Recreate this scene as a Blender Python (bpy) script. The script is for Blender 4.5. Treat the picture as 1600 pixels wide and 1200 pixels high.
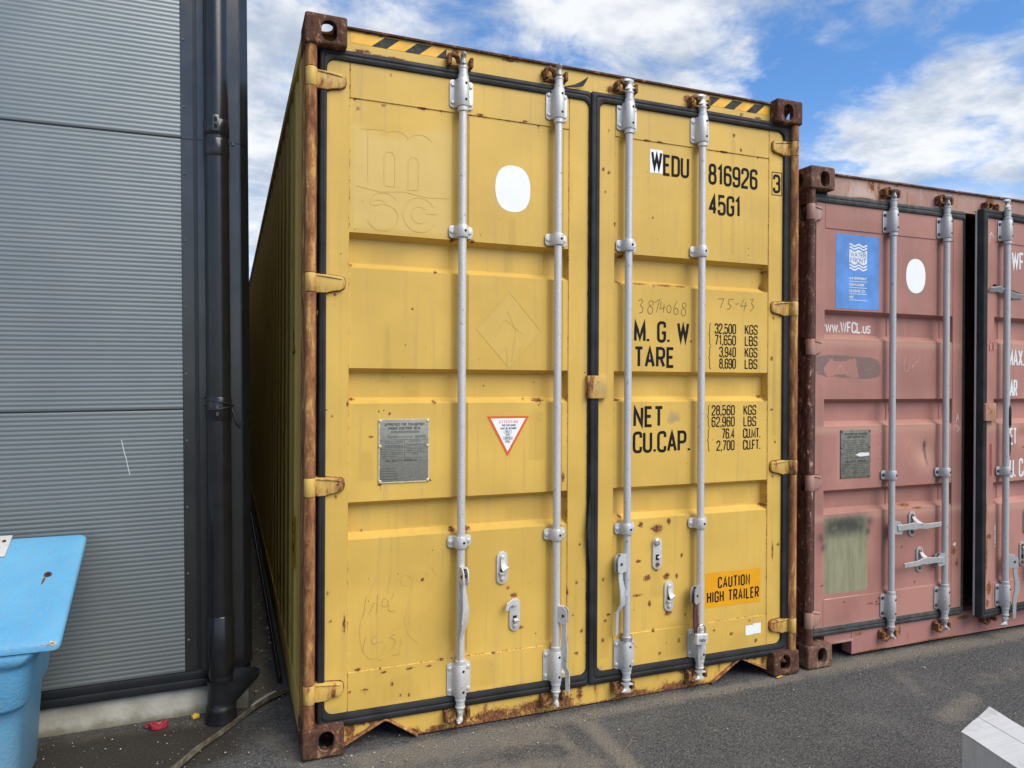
import bpy, bmesh, math, random
import numpy as np
from mathutils import Vector, Matrix
rad = math.radians
sc = bpy.context.scene
for o in list(bpy.data.objects):
    bpy.data.objects.remove(o)
COL = sc.collection
random.seed(7)

# ------------------------------------------------------------------ camera
cam = bpy.data.objects.new('camera', bpy.data.cameras.new('camera'))
COL.objects.link(cam)
cam.location = (-0.2705, -2.8897, 1.4706)
cam.rotation_euler = (1.5679, -0.0051, -0.3732)
cam.data.sensor_width = 36.0
cam.data.lens = 1133.4 / 1600 * 36
cam.data.clip_start = 0.05
cam.data.clip_end = 3000
sc.camera = cam

# ------------------------------------------------------------------ world, sun, exposure
SUN_EL, SUN_AZ = rad(46), rad(152)      # azimuth clockwise from +Y
wd = bpy.data.worlds.new('World')
sc.world = wd
wd.use_nodes = True
SKY_STRENGTH = 0.07


class NT:
    """tiny node-tree helper"""
    def __init__(self, tree):
        self.t = tree
        self.n = tree.nodes
        self.l = tree.links

    def new(self, typ, **kw):
        nd = self.n.new(typ)
        for k, v in kw.items():
            setattr(nd, k, v)
        return nd

    def put(self, sock, val):
        if hasattr(val, 'is_output') or isinstance(val, bpy.types.NodeSocket):
            self.l.new(val, sock)
        elif val is not None:
            if hasattr(sock.default_value, '__len__') and not hasattr(val, '__len__'):
                val = [val] * len(sock.default_value)
            if hasattr(sock.default_value, '__len__') and len(sock.default_value) == 4 and len(val) == 3:
                val = (*val, 1)
            sock.default_value = val

    def math(self, op, a, b=None, c=None, clamp=False):
        nd = self.new('ShaderNodeMath', operation=op, use_clamp=clamp)
        self.put(nd.inputs[0], a)
        if b is not None:
            self.put(nd.inputs[1], b)
        if c is not None:
            self.put(nd.inputs[2], c)
        return nd.outputs[0]

    def mix(self, f, a, b, mode='MIX'):
        nd = self.new('ShaderNodeMix', data_type='RGBA', blend_type=mode)
        self.put(nd.inputs[0], f)
        self.put(nd.inputs[6], a)
        self.put(nd.inputs[7], b)
        return nd.outputs[2]

    def noise(self, vec, scale, detail=3, rough=0.55, dist=0.0):
        nd = self.new('ShaderNodeTexNoise')
        if vec is not None:
            self.put(nd.inputs['Vector'], vec)
        nd.inputs['Scale'].default_value = scale
        nd.inputs['Detail'].default_value = detail
        nd.inputs['Roughness'].default_value = rough
        nd.inputs['Distortion'].default_value = dist
        return nd.outputs['Fac']

    def vor(self, vec, scale, out='Distance'):
        nd = self.new('ShaderNodeTexVoronoi')
        if vec is not None:
            self.put(nd.inputs['Vector'], vec)
        nd.inputs['Scale'].default_value = scale
        return nd.outputs[out], nd.outputs['Color']

    def map(self, vec, scale=(1, 1, 1), loc=(0, 0, 0)):
        nd = self.new('ShaderNodeMapping')
        self.put(nd.inputs[0], vec)
        nd.inputs['Scale'].default_value = scale
        nd.inputs['Location'].default_value = loc
        return nd.outputs[0]

    def step(self, x, a, b, lo=0.0, hi=1.0):
        nd = self.new('ShaderNodeMapRange', interpolation_type='SMOOTHSTEP')
        self.put(nd.inputs[0], x)
        for i, v in enumerate((a, b, lo, hi)):
            self.put(nd.inputs[1 + i], v)
        return nd.outputs[0]

    def attr(self, name):
        nd = self.new('ShaderNodeAttribute', attribute_name=name)
        return nd.outputs['Fac']


def build_world():
    w = NT(wd.node_tree)
    w.n.clear()
    out = w.new('ShaderNodeOutputWorld')
    bg = w.new('ShaderNodeBackground')
    sky = w.new('ShaderNodeTexSky', sky_type='NISHITA')
    sky.sun_disc = False
    sky.sun_elevation = SUN_EL
    sky.sun_rotation = SUN_AZ
    sky.air_density = 1.0
    sky.dust_density = 0.2
    sky.ozone_density = 2.5
    tc = w.new('ShaderNodeTexCoord')
    sep = w.new('ShaderNodeSeparateXYZ')
    w.put(sep.inputs[0], tc.outputs['Generated'])
    z = w.math('MAXIMUM', sep.outputs[2], 0.0)
    den = w.math('ADD', z, 0.16)
    cmb = w.new('ShaderNodeCombineXYZ')
    w.put(cmb.inputs[0], w.math('DIVIDE', sep.outputs[0], den))
    w.put(cmb.inputs[1], w.math('DIVIDE', sep.outputs[1], den))
    v = w.map(cmb.outputs[0], (1, 1, 1), CLOUD_OFF)
    n1 = w.noise(v, 1.25, 8, 0.58, 0.2)
    n2 = w.noise(v, 4.6, 7, 0.64, 0.3)
    f = w.math('ADD', w.math('MULTIPLY', n1, 1.10), w.math('MULTIPLY', w.math('SUBTRACT', n2, 0.60), 0.75))
    for (d, amp, sharp) in CLOUD_BIAS:           # where the banks and the gaps stand
        vm = w.new('ShaderNodeVectorMath', operation='DOT_PRODUCT')
        w.put(vm.inputs[0], tc.outputs['Generated'])
        vm.inputs[1].default_value = d
        g = w.math('POWER', w.math('MAXIMUM', vm.outputs['Value'], 0.0), sharp)
        f = w.math('ADD', f, w.math('MULTIPLY', g, amp))
    mask = w.step(f, 0.35, 0.62)
    low = w.step(sep.outputs[2], 0.06, 0.36, 0.85, 0.0)    # more cloud towards the horizon
    mask = w.math('MAXIMUM', mask, low)
    v2 = w.map(v, (1, 1, 1), (0.11, 0.07, 0))
    shade = w.step(w.noise(v2, 3.0, 6, 0.62), 0.36, 0.64)
    ccol = w.mix(shade, CLOUD_LIT, CLOUD_SHADE)
    blue = w.mix(1.0, sky.outputs[0], (0.62, 0.90, 1.16), 'MULTIPLY')
    col = w.mix(w.math('MULTIPLY', mask, 0.93), blue, ccol)
    w.put(bg.inputs[0], col)
    bg.inputs[1].default_value = SKY_STRENGTH
    w.l.new(bg.outputs[0], out.inputs[0])


CLOUD_LIT, CLOUD_SHADE = (5.9, 5.95, 6.0), (2.9, 3.35, 4.05)
CLOUD_OFF = (12.7, -3.9, 0.0)
CLOUD_BIAS = [((0.624, 0.693, 0.361), -0.24, 420), ((0.668, 0.640, 0.380), -0.14, 600), ((0.542, 0.719, 0.434), 0.02, 300), ((0.192, 0.886, 0.422), 0.10, 60), ((0.436, 0.793, 0.425), 0.09, 160),
              ((0.735, 0.570, 0.366), 0.08, 300), ((0.749, 0.604, 0.272), 0.16, 300), ((0.048, 0.980, 0.193), 0.14, 50), ((0.037, 0.929, 0.368), -0.10, 300)]
build_world()
sl = bpy.data.lights.new('sun', 'SUN')
sl.energy = 1.5
sl.angle = rad(48)
sl.color = (1.0, 0.93, 0.82)
sun = bpy.data.objects.new('sun', sl)
COL.objects.link(sun)
sd = Vector((math.sin(SUN_AZ) * math.cos(SUN_EL), math.cos(SUN_AZ) * math.cos(SUN_EL), math.sin(SUN_EL)))
sun.rotation_euler = (-sd).to_track_quat('-Z', 'Y').to_euler()
sun.location = sd * 20
sc.cycles.max_bounces = 6
sc.cycles.diffuse_bounces = 3
sc.cycles.glossy_bounces = 3
sc.cycles.transmission_bounces = 2
sc.view_settings.view_transform = 'Standard'
sc.view_settings.look = 'None'
sc.view_settings.gamma = 1
sc.view_settings.exposure = 1.3

# ------------------------------------------------------------------ materials
MATS = {}


def newmat(name):
    m = bpy.data.materials.new(name)
    m.use_nodes = True
    t = NT(m.node_tree)
    t.n.clear()
    out = t.new('ShaderNodeOutputMaterial')
    b = t.new('ShaderNodeBsdfPrincipled')
    t.l.new(b.outputs[0], out.inputs[0])
    tc = t.new('ShaderNodeTexCoord')
    MATS[name] = m
    return m, t, b, tc.outputs['Object']


def bump(t, b, h, strength=0.2, dist=0.01):
    nd = t.new('ShaderNodeBump')
    nd.inputs['Strength'].default_value = strength
    nd.inputs['Distance'].default_value = dist
    t.put(nd.inputs['Height'], h)
    t.l.new(nd.outputs[0], b.inputs['Normal'])


def simple(name, col, rough=0.6, metal=0.0, var=0.12, scale=25, bmp=0.08, spec=0.5):
    m, t, b, v = newmat(name)
    n = t.noise(v, scale, 4)
    c = t.mix(t.step(n, 0.3, 0.7), [x * (1 - var) for x in col], [min(1, x * (1 + var)) for x in col])
    t.put(b.inputs['Base Color'], c)
    t.put(b.inputs['Roughness'], t.step(t.noise(v, scale * 2.3, 3), 0.3, 0.7, rough * 0.88, min(1, rough * 1.12)))
    b.inputs['Metallic'].default_value = metal
    b.inputs['Specular IOR Level'].default_value = spec
    if bmp:
        bump(t, b, t.noise(v, scale * 4, 3), bmp, 0.004)
    return m


def rust_color(t, v, dark=False):
    n = t.noise(v, 70, 5, 0.65)
    a, c = ((0.035, 0.013, 0.008), (0.14, 0.05, 0.022)) if dark else ((0.085, 0.030, 0.014), (0.30, 0.125, 0.042))
    return t.mix(t.step(n, 0.33, 0.68), a, c)


def painted(name, base, faded, amount=0.0, speck=1.0, streak=0.25, rough=0.5, dirt=(0.30, 0.24, 0.16), var=0.07, overlays=False):
    """old container paint: blotchy colour, run-off streaks, rust by attribute and by chance"""
    m, t, b, v = newmat(name)
    lo = t.noise(v, 2.2, 4, 0.55)
    c = t.mix(t.step(lo, 0.32, 0.68), [x * (1 - var) for x in base], [min(1, x * (1 + var * .7)) for x in base])
    st = t.noise(t.map(v, (38, 38, 1.6)), 1.0, 3, 0.6)
    c = t.mix(t.math('MULTIPLY', t.step(st, 0.52, 0.78), streak), c, dirt)
    fine = t.noise(v, 130, 2)
    c = t.mix(t.step(fine, 0.6, 0.8, 0, 0.10), c, [x * 0.55 for x in base])
    stn = t.math('ADD', t.attr('stain'), t.math('MULTIPLY', t.math('SUBTRACT', t.noise(t.map(v, (45, 45, 4)), 1.0, 4, 0.6), 0.5), 0.5))
    c = t.mix(t.step(stn, 0.22, 0.75, 0, 0.34), c, [x * 0.62 for x in base])
    c = t.mix(t.math('MULTIPLY', t.attr('fade'), 0.8, clamp=True), c, faded)
    c = t.mix(t.math('MULTIPLY', t.step(t.math('ADD', t.attr('grime'), t.math('MULTIPLY', t.math('SUBTRACT', t.noise(v, 16, 5, 0.65), 0.5), 0.7)), 0.3, 0.8), 0.75), c, dirt)
    if overlays:
        # overlays in other paints (each with the outline it was applied with)
        brk = t.math('MULTIPLY', t.math('SUBTRACT', t.noise(t.map(v, (30, 30, 120)), 1.0, 4, 0.6), 0.5), 0.55)
        fz = t.math('MULTIPLY', t.math('SUBTRACT', t.noise(v, 90, 3), 0.5), 0.4)
        gr = t.step(t.math('ADD', t.attr('green'), fz), 0.42, 0.52)
        gcol = t.mix(t.step(t.noise(t.map(v, (40, 40, 5)), 1, 3), 0.3, 0.7), (0.225, 0.215, 0.125), (0.30, 0.285, 0.18))
        c = t.mix(gr, c, gcol)
        sm = t.step(t.math('ADD', t.attr('smear'), brk), 0.4, 0.62, 0, 0.85)
        c = t.mix(sm, c, (0.165, 0.12, 0.105))
        sp = t.math('MULTIPLY', t.math('MULTIPLY', t.attr('spray'), t.step(t.noise(v, 22, 4), 0.25, 0.6, 0.6, 1.0)), 0.95, clamp=True)
        c = t.mix(sp, c, (0.035, 0.034, 0.034))
        wh = t.step(t.math('ADD', t.attr('white'), t.math('MULTIPLY', brk, 1.6)), 0.45, 0.55)
        c = t.mix(wh, c, (0.72, 0.7, 0.66))
    # rust
    ra = t.math('ADD', t.attr('rust'), t.math('MULTIPLY', t.math('SUBTRACT', t.noise(v, 120, 5, 0.7), 0.5), 1.5))
    hal = t.step(ra, 0.26, 0.66, 0, 0.55)
    core = t.step(ra, 0.50, 0.68)
    vd, vc = t.vor(v, 34)
    sepc = t.new('ShaderNodeSeparateColor')
    t.put(sepc.inputs[0], vc)
    size = t.math('MULTIPLY', t.step(sepc.outputs[0], 0.74, 1.0), 0.085 * speck)
    size = t.math('MULTIPLY', size, t.step(t.noise(v, 1.7, 2), 0.42, 0.62, 0.25, 1.25))
    spk = t.math('LESS_THAN', t.math('ADD', vd, t.math('MULTIPLY', t.math('SUBTRACT', t.noise(v, 160, 2), 0.5), 0.1)), size)
    core = t.math('MAXIMUM', core, spk)
    if amount > 0:
        el = t.noise(t.map(v, (16, 16, 5)), 1.0, 6, 0.68, 0.4)
        core = t.math('MAXIMUM', core, t.step(el, 0.72 - amount * 0.5, 0.78 - amount * 0.5))
        hal = t.math('MAXIMUM', hal, t.step(el, 0.62 - amount * 0.5, 0.75 - amount * 0.5, 0, 0.7))
    c = t.mix(hal, c, (0.36, 0.15, 0.04))
    c = t.mix(core, c, rust_color(t, v))
    t.put(b.inputs['Base Color'], c)
    t.put(b.inputs['Roughness'], t.math('ADD', t.math('MULTIPLY', core, 0.4), t.step(lo, 0.3, 0.7, rough - 0.06, rough + 0.06), clamp=True))
    b.inputs['Specular IOR Level'].default_value = 0.35
    h = t.math('ADD', t.math('MULTIPLY', t.noise(v, 5.5, 2, 0.4), 1.0), t.math('MULTIPLY', fine, 0.02))
    h = t.math('ADD', h, t.math('MULTIPLY', core, 0.05))
    bump(t, b, h, 0.35, 0.012)
    return m


def rusty(name, cols, scale=(30, 30, 6), rough=0.9, thr=(0.36, 0.5, 0.62)):
    m, t, b, v = newmat(name)
    n = t.noise(t.map(v, scale), 1.0, 6, 0.7, 0.5)
    c = t.mix(t.step(n, thr[0], thr[1]), cols[0], cols[1])
    c = t.mix(t.step(n, thr[1], thr[2]), c, cols[2])
    n2 = t.noise(v, 120, 4, 0.7)
    c = t.mix(t.step(n2, 0.50, 0.72, 0, 0.5), c, (0.04, 0.018, 0.012))
    n3 = t.noise(v, 60, 5, 0.7)
    c = t.mix(t.step(n3, 0.60, 0.66, 0, 0.55), c, cols[2])
    t.put(b.inputs['Base Color'], c)
    b.inputs['Roughness'].default_value = rough
    b.inputs['Specular IOR Level'].default_value = 0.25
    bump(t, b, t.math('ADD', n2, n), 0.5, 0.004)
    return m


YEL = (0.665, 0.425, 0.088)
painted('yellow_paint', YEL, (0.67, 0.475, 0.15), 0.0, 1.1, 0.30, var=.10)
painted('yellow_frame', YEL, (0.69, 0.50, 0.18), 0.22, 1.2, 0.35)
painted('yellow_hinge', (0.62, 0.40, 0.095), (0.6, 0.45, 0.15), 0.33, 1.3, 0.5)
painted('yellow_side', (0.60, 0.40, 0.10), (0.6, 0.45, 0.15), 0.10, 1.0, 0.4, 0.6)
rusty('post_rust', [(0.15, 0.058, 0.027), (0.33, 0.142, 0.052), (0.60, 0.34, 0.115)], (30, 30, 6.5), 0.85, (0.36, 0.52, 0.64))
rusty('casting_rust', [(0.055, 0.026, 0.018), (0.11, 0.05, 0.03), (0.36, 0.20, 0.11)], (26, 26, 20), 0.9, (0.35, 0.55, 0.66))
rusty('keeper_rust', [(0.07, 0.028, 0.014), (0.18, 0.075, 0.03), (0.36, 0.2, 0.08)], (60, 60, 60), 0.9)
RED = (0.40, 0.188, 0.150)
painted('red_paint', RED, (0.50, 0.29, 0.21), 0.0, 0.8, 0.35, 0.5, (0.40, 0.25, 0.19), var=.16, overlays=True)
painted('red_frame', (0.38, 0.22, 0.175), (0.60, 0.48, 0.42), 0.25, 0.9, 0.75, 0.55, (0.46, 0.36, 0.30), var=.2)
painted('red_sill', (0.37, 0.17, 0.15), (0.45, 0.24, 0.19), 0.16, 0.9, 0.3, 0.6, (0.26, 0.15, 0.12))
rusty('red_post', [(0.075, 0.032, 0.024), (0.15, 0.064, 0.045), (0.52, 0.36, 0.30)], (46, 46, 14), 0.85, (0.36, 0.6, 0.66))
rusty('red_casting', [(0.075, 0.04, 0.03), (0.17, 0.09, 0.06), (0.36, 0.24, 0.17)], (26, 26, 20), 0.9, (0.35, 0.52, 0.68))
simple('rubber', (0.020, 0.021, 0.022), 0.62, 0, 0.35, 9, 0.15, 0.3)
simple('old_rubber', (0.045, 0.05, 0.048), 0.7, 0, 0.4, 22, 0.3, 0.4)
simple('dark_interior', (0.02, 0.018, 0.016), 0.9)
simple('plywood', (0.16, 0.10, 0.06), 0.85)
simple('black_print', (0.014, 0.014, 0.014), 0.8, 0, 0.2, 60, 0, 0.15)
simple('white_print', (0.72, 0.72, 0.71), 0.5, 0, 0.06, 40, 0)
simple('white_sticker', (0.86, 0.87, 0.87), 0.4, 0, 0.02, 12, 0)
simple('orange_sticker', (0.80, 0.36, 0.006), 0.4, 0, 0.05, 12, 0)
simple('orange_red', (0.72, 0.115, 0.02), 0.45, 0, 0.05, 12, 0)
simple('hazard_yellow', (0.80, 0.41, 0.010), 0.45, 0, 0.18, 14, 0)
simple('hazard_black', (0.026, 0.027, 0.026), 0.75, 0, 0.4, 26, 0)
simple('blue_sticker', (0.10, 0.26, 0.62), 0.35, 0, 0.16, 9, 0)
simple('pencil', (0.16, 0.105, 0.035), 0.7, 0, 0.1, 90, 0)
simple('scratch_dark', (0.615, 0.39, 0.079), 0.6, 0, 0.1, 40, 0)
simple('pencil_faint', (0.43, 0.27, 0.06), 0.7, 0, 0.1, 90, 0)
simple('scratch_light', (0.60, 0.36, 0.31), 0.6, 0, 0.1, 40, 0)
simple('red_crayon', (0.30, 0.05, 0.05), 0.6, 0, 0.2, 60, 0)
simple('plate_alloy', (0.31, 0.30, 0.25), 0.42, 0.55, 0.12, 60, 0.1)
simple('plate_print', (0.075, 0.073, 0.065), 0.6, 0, 0.15, 80, 0)
simple('plate_block', (0.17, 0.165, 0.14), 0.6, 0, 0.15, 80, 0)
simple('plate_edge', (0.62, 0.55, 0.36), 0.5, 0.2, 0.15, 60, 0)
simple('plate_dark', (0.185, 0.18, 0.145), 0.5, 0.3, 0.25, 40, 0.1)
simple('bolt_dark', (0.03, 0.03, 0.03), 0.7)
simple('hole_black', (0.006, 0.006, 0.006), 0.9, 0, 0, 10, 0)


def galv(name, col, spot):
    m, t, b, v = newmat(name)
    n = t.noise(v, 330, 2, 0.6)
    c = t.mix(t.step(n, 0.40, 0.60), [x * 0.74 for x in col], col)
    w = t.noise(t.map(v, (14, 14, 3)), 1, 4)
    c = t.mix(t.step(w, 0.5, 0.75, 0, 0.6), c, spot)
    s = t.noise(v, 45, 4, 0.7)
    c = t.mix(t.step(s, 0.60, 0.72, 0, 0.75), c, (0.22, 0.16, 0.11))
    t.put(b.inputs['Base Color'], c)
    b.inputs['Metallic'].default_value = 0.30
    t.put(b.inputs['Roughness'], t.step(w, 0.3, 0.7, 0.42, 0.62))
    bump(t, b, n, 0.12, 0.002)
    return m


galv('galv_white', (0.70, 0.685, 0.65), (0.56, 0.555, 0.54))
galv('galv_blue', (0.66, 0.665, 0.66), (0.43, 0.49, 0.54))
galv('galv_grey', (0.55, 0.55, 0.54), (0.42, 0.44, 0.45))
galv('zinc', (0.47, 0.465, 0.45), (0.36, 0.37, 0.38))
rusty('rusty_lever', [(0.06, 0.026, 0.02), (0.12, 0.05, 0.035), (0.28, 0.22, 0.18)], (40, 40, 12), 0.75, (0.35, 0.6, 0.72))
simple('chrome', (0.66, 0.66, 0.67), 0.28, 0.9, 0.05, 40, 0)
simple('cladding', (0.238, 0.258, 0.250), 0.34, 0.55, 0.03, 1.5, 0.0, 0.8)
simple('trim_black', (0.014, 0.016, 0.019), 0.30, 0, 0.15, 6, 0.03, 0.6)
simple('trim_grey', (0.085, 0.083, 0.080), 0.22, 0.8, 0.1, 5, 0.02, 0.7)
simple('pipe_black', (0.013, 0.013, 0.014), 0.24, 0, 0.2, 14, 0.03, 0.6)
simple('hopper_black', (0.016, 0.016, 0.017), 0.45, 0, 0.3, 14, 0.05)
simple('screw_steel', (0.12, 0.12, 0.125), 0.4, 0.6)
simple('carton_edge', (0.56, 0.55, 0.53), 0.85, 0, 0.08, 50, 0.1)
simple('red_plastic', (0.34, 0.028, 0.045), 0.4, 0, 0.2, 30, 0.05)
simple('yellow_plastic', (0.66, 0.42, 0.05), 0.5)
simple('bin_chip', (0.50, 0.44, 0.34), 0.9, 0, 0.3, 90, 0.5)
simple('twig', (0.22, 0.18, 0.12), 0.9)
simple('wire', (0.33, 0.29, 0.25), 0.5, 0.6, 0.3, 90)
simple('cable', (0.02, 0.02, 0.022), 0.5)


def special_mats():
    m, t, b, v = newmat('bin_blue')
    n = t.noise(v, 3.0, 5, 0.6)
    c = t.mix(t.step(n, 0.3, 0.7), (0.095, 0.33, 0.55), (0.13, 0.39, 0.60))
    f = t.noise(v, 60, 5, 0.65)
    c = t.mix(t.step(f, 0.42, 0.72, 0, 0.5), c, (0.20, 0.32, 0.40))
    c = t.mix(t.math('MULTIPLY', t.attr('grime'), 0.7), c, (0.2, 0.24, 0.27))
    c = t.mix(t.step(t.attr('rust'), 0.2, 1.0), c, (0.30, 0.14, 0.05))
    t.put(b.inputs['Base Color'], c)
    b.inputs['Roughness'].default_value = 0.5
    b.inputs['Specular IOR Level'].default_value = 0.4
    bump(t, b, t.noise(v, 75, 4, 0.6), 0.45, 0.006)

    m, t, b, v = newmat('carton')
    st = t.noise(t.map(v, (3, 110, 3)), 1.0, 4, 0.6)
    sm = t.noise(v, 9, 5, 0.6)
    c = t.mix(t.step(st, 0.35, 0.7), (0.53, 0.533, 0.535), (0.59, 0.59, 0.59))
    c = t.mix(t.step(sm, 0.52, 0.75, 0, 0.75), c, (0.37, 0.37, 0.36))
    t.put(b.inputs['Base Color'], c)
    b.inputs['Roughness'].default_value = 0.8
    bump(t, b, t.math('ADD', t.math('MULTIPLY', st, 0.3), t.noise(v, 12, 3)), 0.3, 0.006)

    m, t, b, v = newmat('concrete')
    n = t.noise(v, 7, 6, 0.65)
    c = t.mix(t.step(n, 0.3, 0.7), (0.30, 0.28, 0.23), (0.47, 0.45, 0.38))
    sz = t.new('ShaderNodeSeparateXYZ')
    t.put(sz.inputs[0], v)
    g = t.math('ADD', sz.outputs[2], t.math('MULTIPLY', t.math('SUBTRACT', n, 0.5), 0.08))
    c = t.mix(t.step(g, 0.005, 0.05, 0.8, 0), c, (0.17, 0.16, 0.10))
    t.put(b.inputs['Base Color'], c)
    b.inputs['Roughness'].default_value = 0.9
    bump(t, b, t.noise(v, 60, 4, 0.7), 0.4, 0.006)

    m, t, b, v = newmat('asphalt')
    pit = t.noise(v, 2.3, 4, 0.6)
    agg, aggc = t.vor(v, 95)
    sp = t.new('ShaderNodeSeparateColor')
    t.put(sp.inputs[0], aggc)
    fine = t.noise(v, 115, 6, 0.85)
    mid = t.noise(v, 55, 5, 0.7)
    c = t.mix(t.step(fine, 0.38, 0.64), (0.030, 0.030, 0.030), (0.135, 0.133, 0.128))
    c = t.mix(t.math('MULTIPLY', t.step(sp.outputs[0], 0.55, 0.95), t.step(agg, 0.25, 0.5, 0.75, 0)), c, (0.21, 0.20, 0.18))
    c = t.mix(t.step(mid, 0.45, 0.75, 0, 0.5), c, (0.150, 0.147, 0.139))
    dust = t.math('ADD', t.math('MULTIPLY', t.attr('sand'), 0.9), t.math('MULTIPLY', t.math('SUBTRACT', t.noise(v, 11, 6, 0.7), 0.5), 0.75))
    c = t.mix(t.step(dust, 0.18, 0.7, 0, 0.85), c, t.mix(fine, (0.13, 0.112, 0.085), (0.30, 0.265, 0.21)))
    c = t.mix(t.step(pit, 0.48, 0.72, 0, 0.35), c, (0.16, 0.155, 0.145))
    wet = t.math('ADD', t.attr('dark'), t.math('MULTIPLY', t.math('SUBTRACT', t.noise(v, 9, 4), 0.5), 0.6))
    c = t.mix(t.step(wet, 0.2, 0.75, 0, 0.85), c, (0.030, 0.022, 0.015))
    ws, wc = t.vor(v, 38)
    sw = t.new('ShaderNodeSeparateColor')
    t.put(sw.inputs[0], wc)
    wm = t.math('MULTIPLY', t.math('LESS_THAN', ws, t.math('MULTIPLY', sw.outputs[1], 0.14)), t.step(sw.outputs[0], 0.91, 0.94))
    c = t.mix(wm, c, (0.42, 0.40, 0.36))
    t.put(b.inputs['Base Color'], c)
    b.inputs['Roughness'].default_value = 0.88
    b.inputs['Specular IOR Level'].default_value = 0.35
    h = t.math('ADD', t.math('MULTIPLY', fine, 0.35), t.math('MULTIPLY', mid, 0.6))
    h = t.math('SUBTRACT', h, t.math('MULTIPLY', agg, 0.5))
    bump(t, b, h, 0.9, 0.010)

    m, t, b, v = newmat('stone')
    oi = t.new('ShaderNodeTexNoise')
    t.put(oi.inputs['Vector'], v)
    oi.inputs['Scale'].default_value = 23
    c = t.mix(t.step(oi.outputs[0], 0.35, 0.65), (0.08, 0.075, 0.068), (0.40, 0.385, 0.35))
    t.put(b.inputs['Base Color'], c)
    b.inputs['Roughness'].default_value = 0.9

    m, t, b, v = newmat('strip_plastic')
    n = t.noise(v, 30, 4)
    c = t.mix(t.step(n, 0.35, 0.7), (0.10, 0.08, 0.045), (0.23, 0.21, 0.17))
    t.put(b.inputs['Base Color'], c)
    b.inputs['Roughness'].default_value = 0.35


special_mats()


# ------------------------------------------------------------------ mesh helpers
OFF = {}


def thing(name, label, cat, loc=(0, 0, 0), group=None):
    o = bpy.data.objects.new(name, None)
    COL.objects.link(o)
    o.location = loc
    o.empty_display_size = 0.1
    o['label'] = label
    o['category'] = cat
    if group:
        o['group'] = group
    OFF[o.name] = Vector(loc)
    return o


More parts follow.
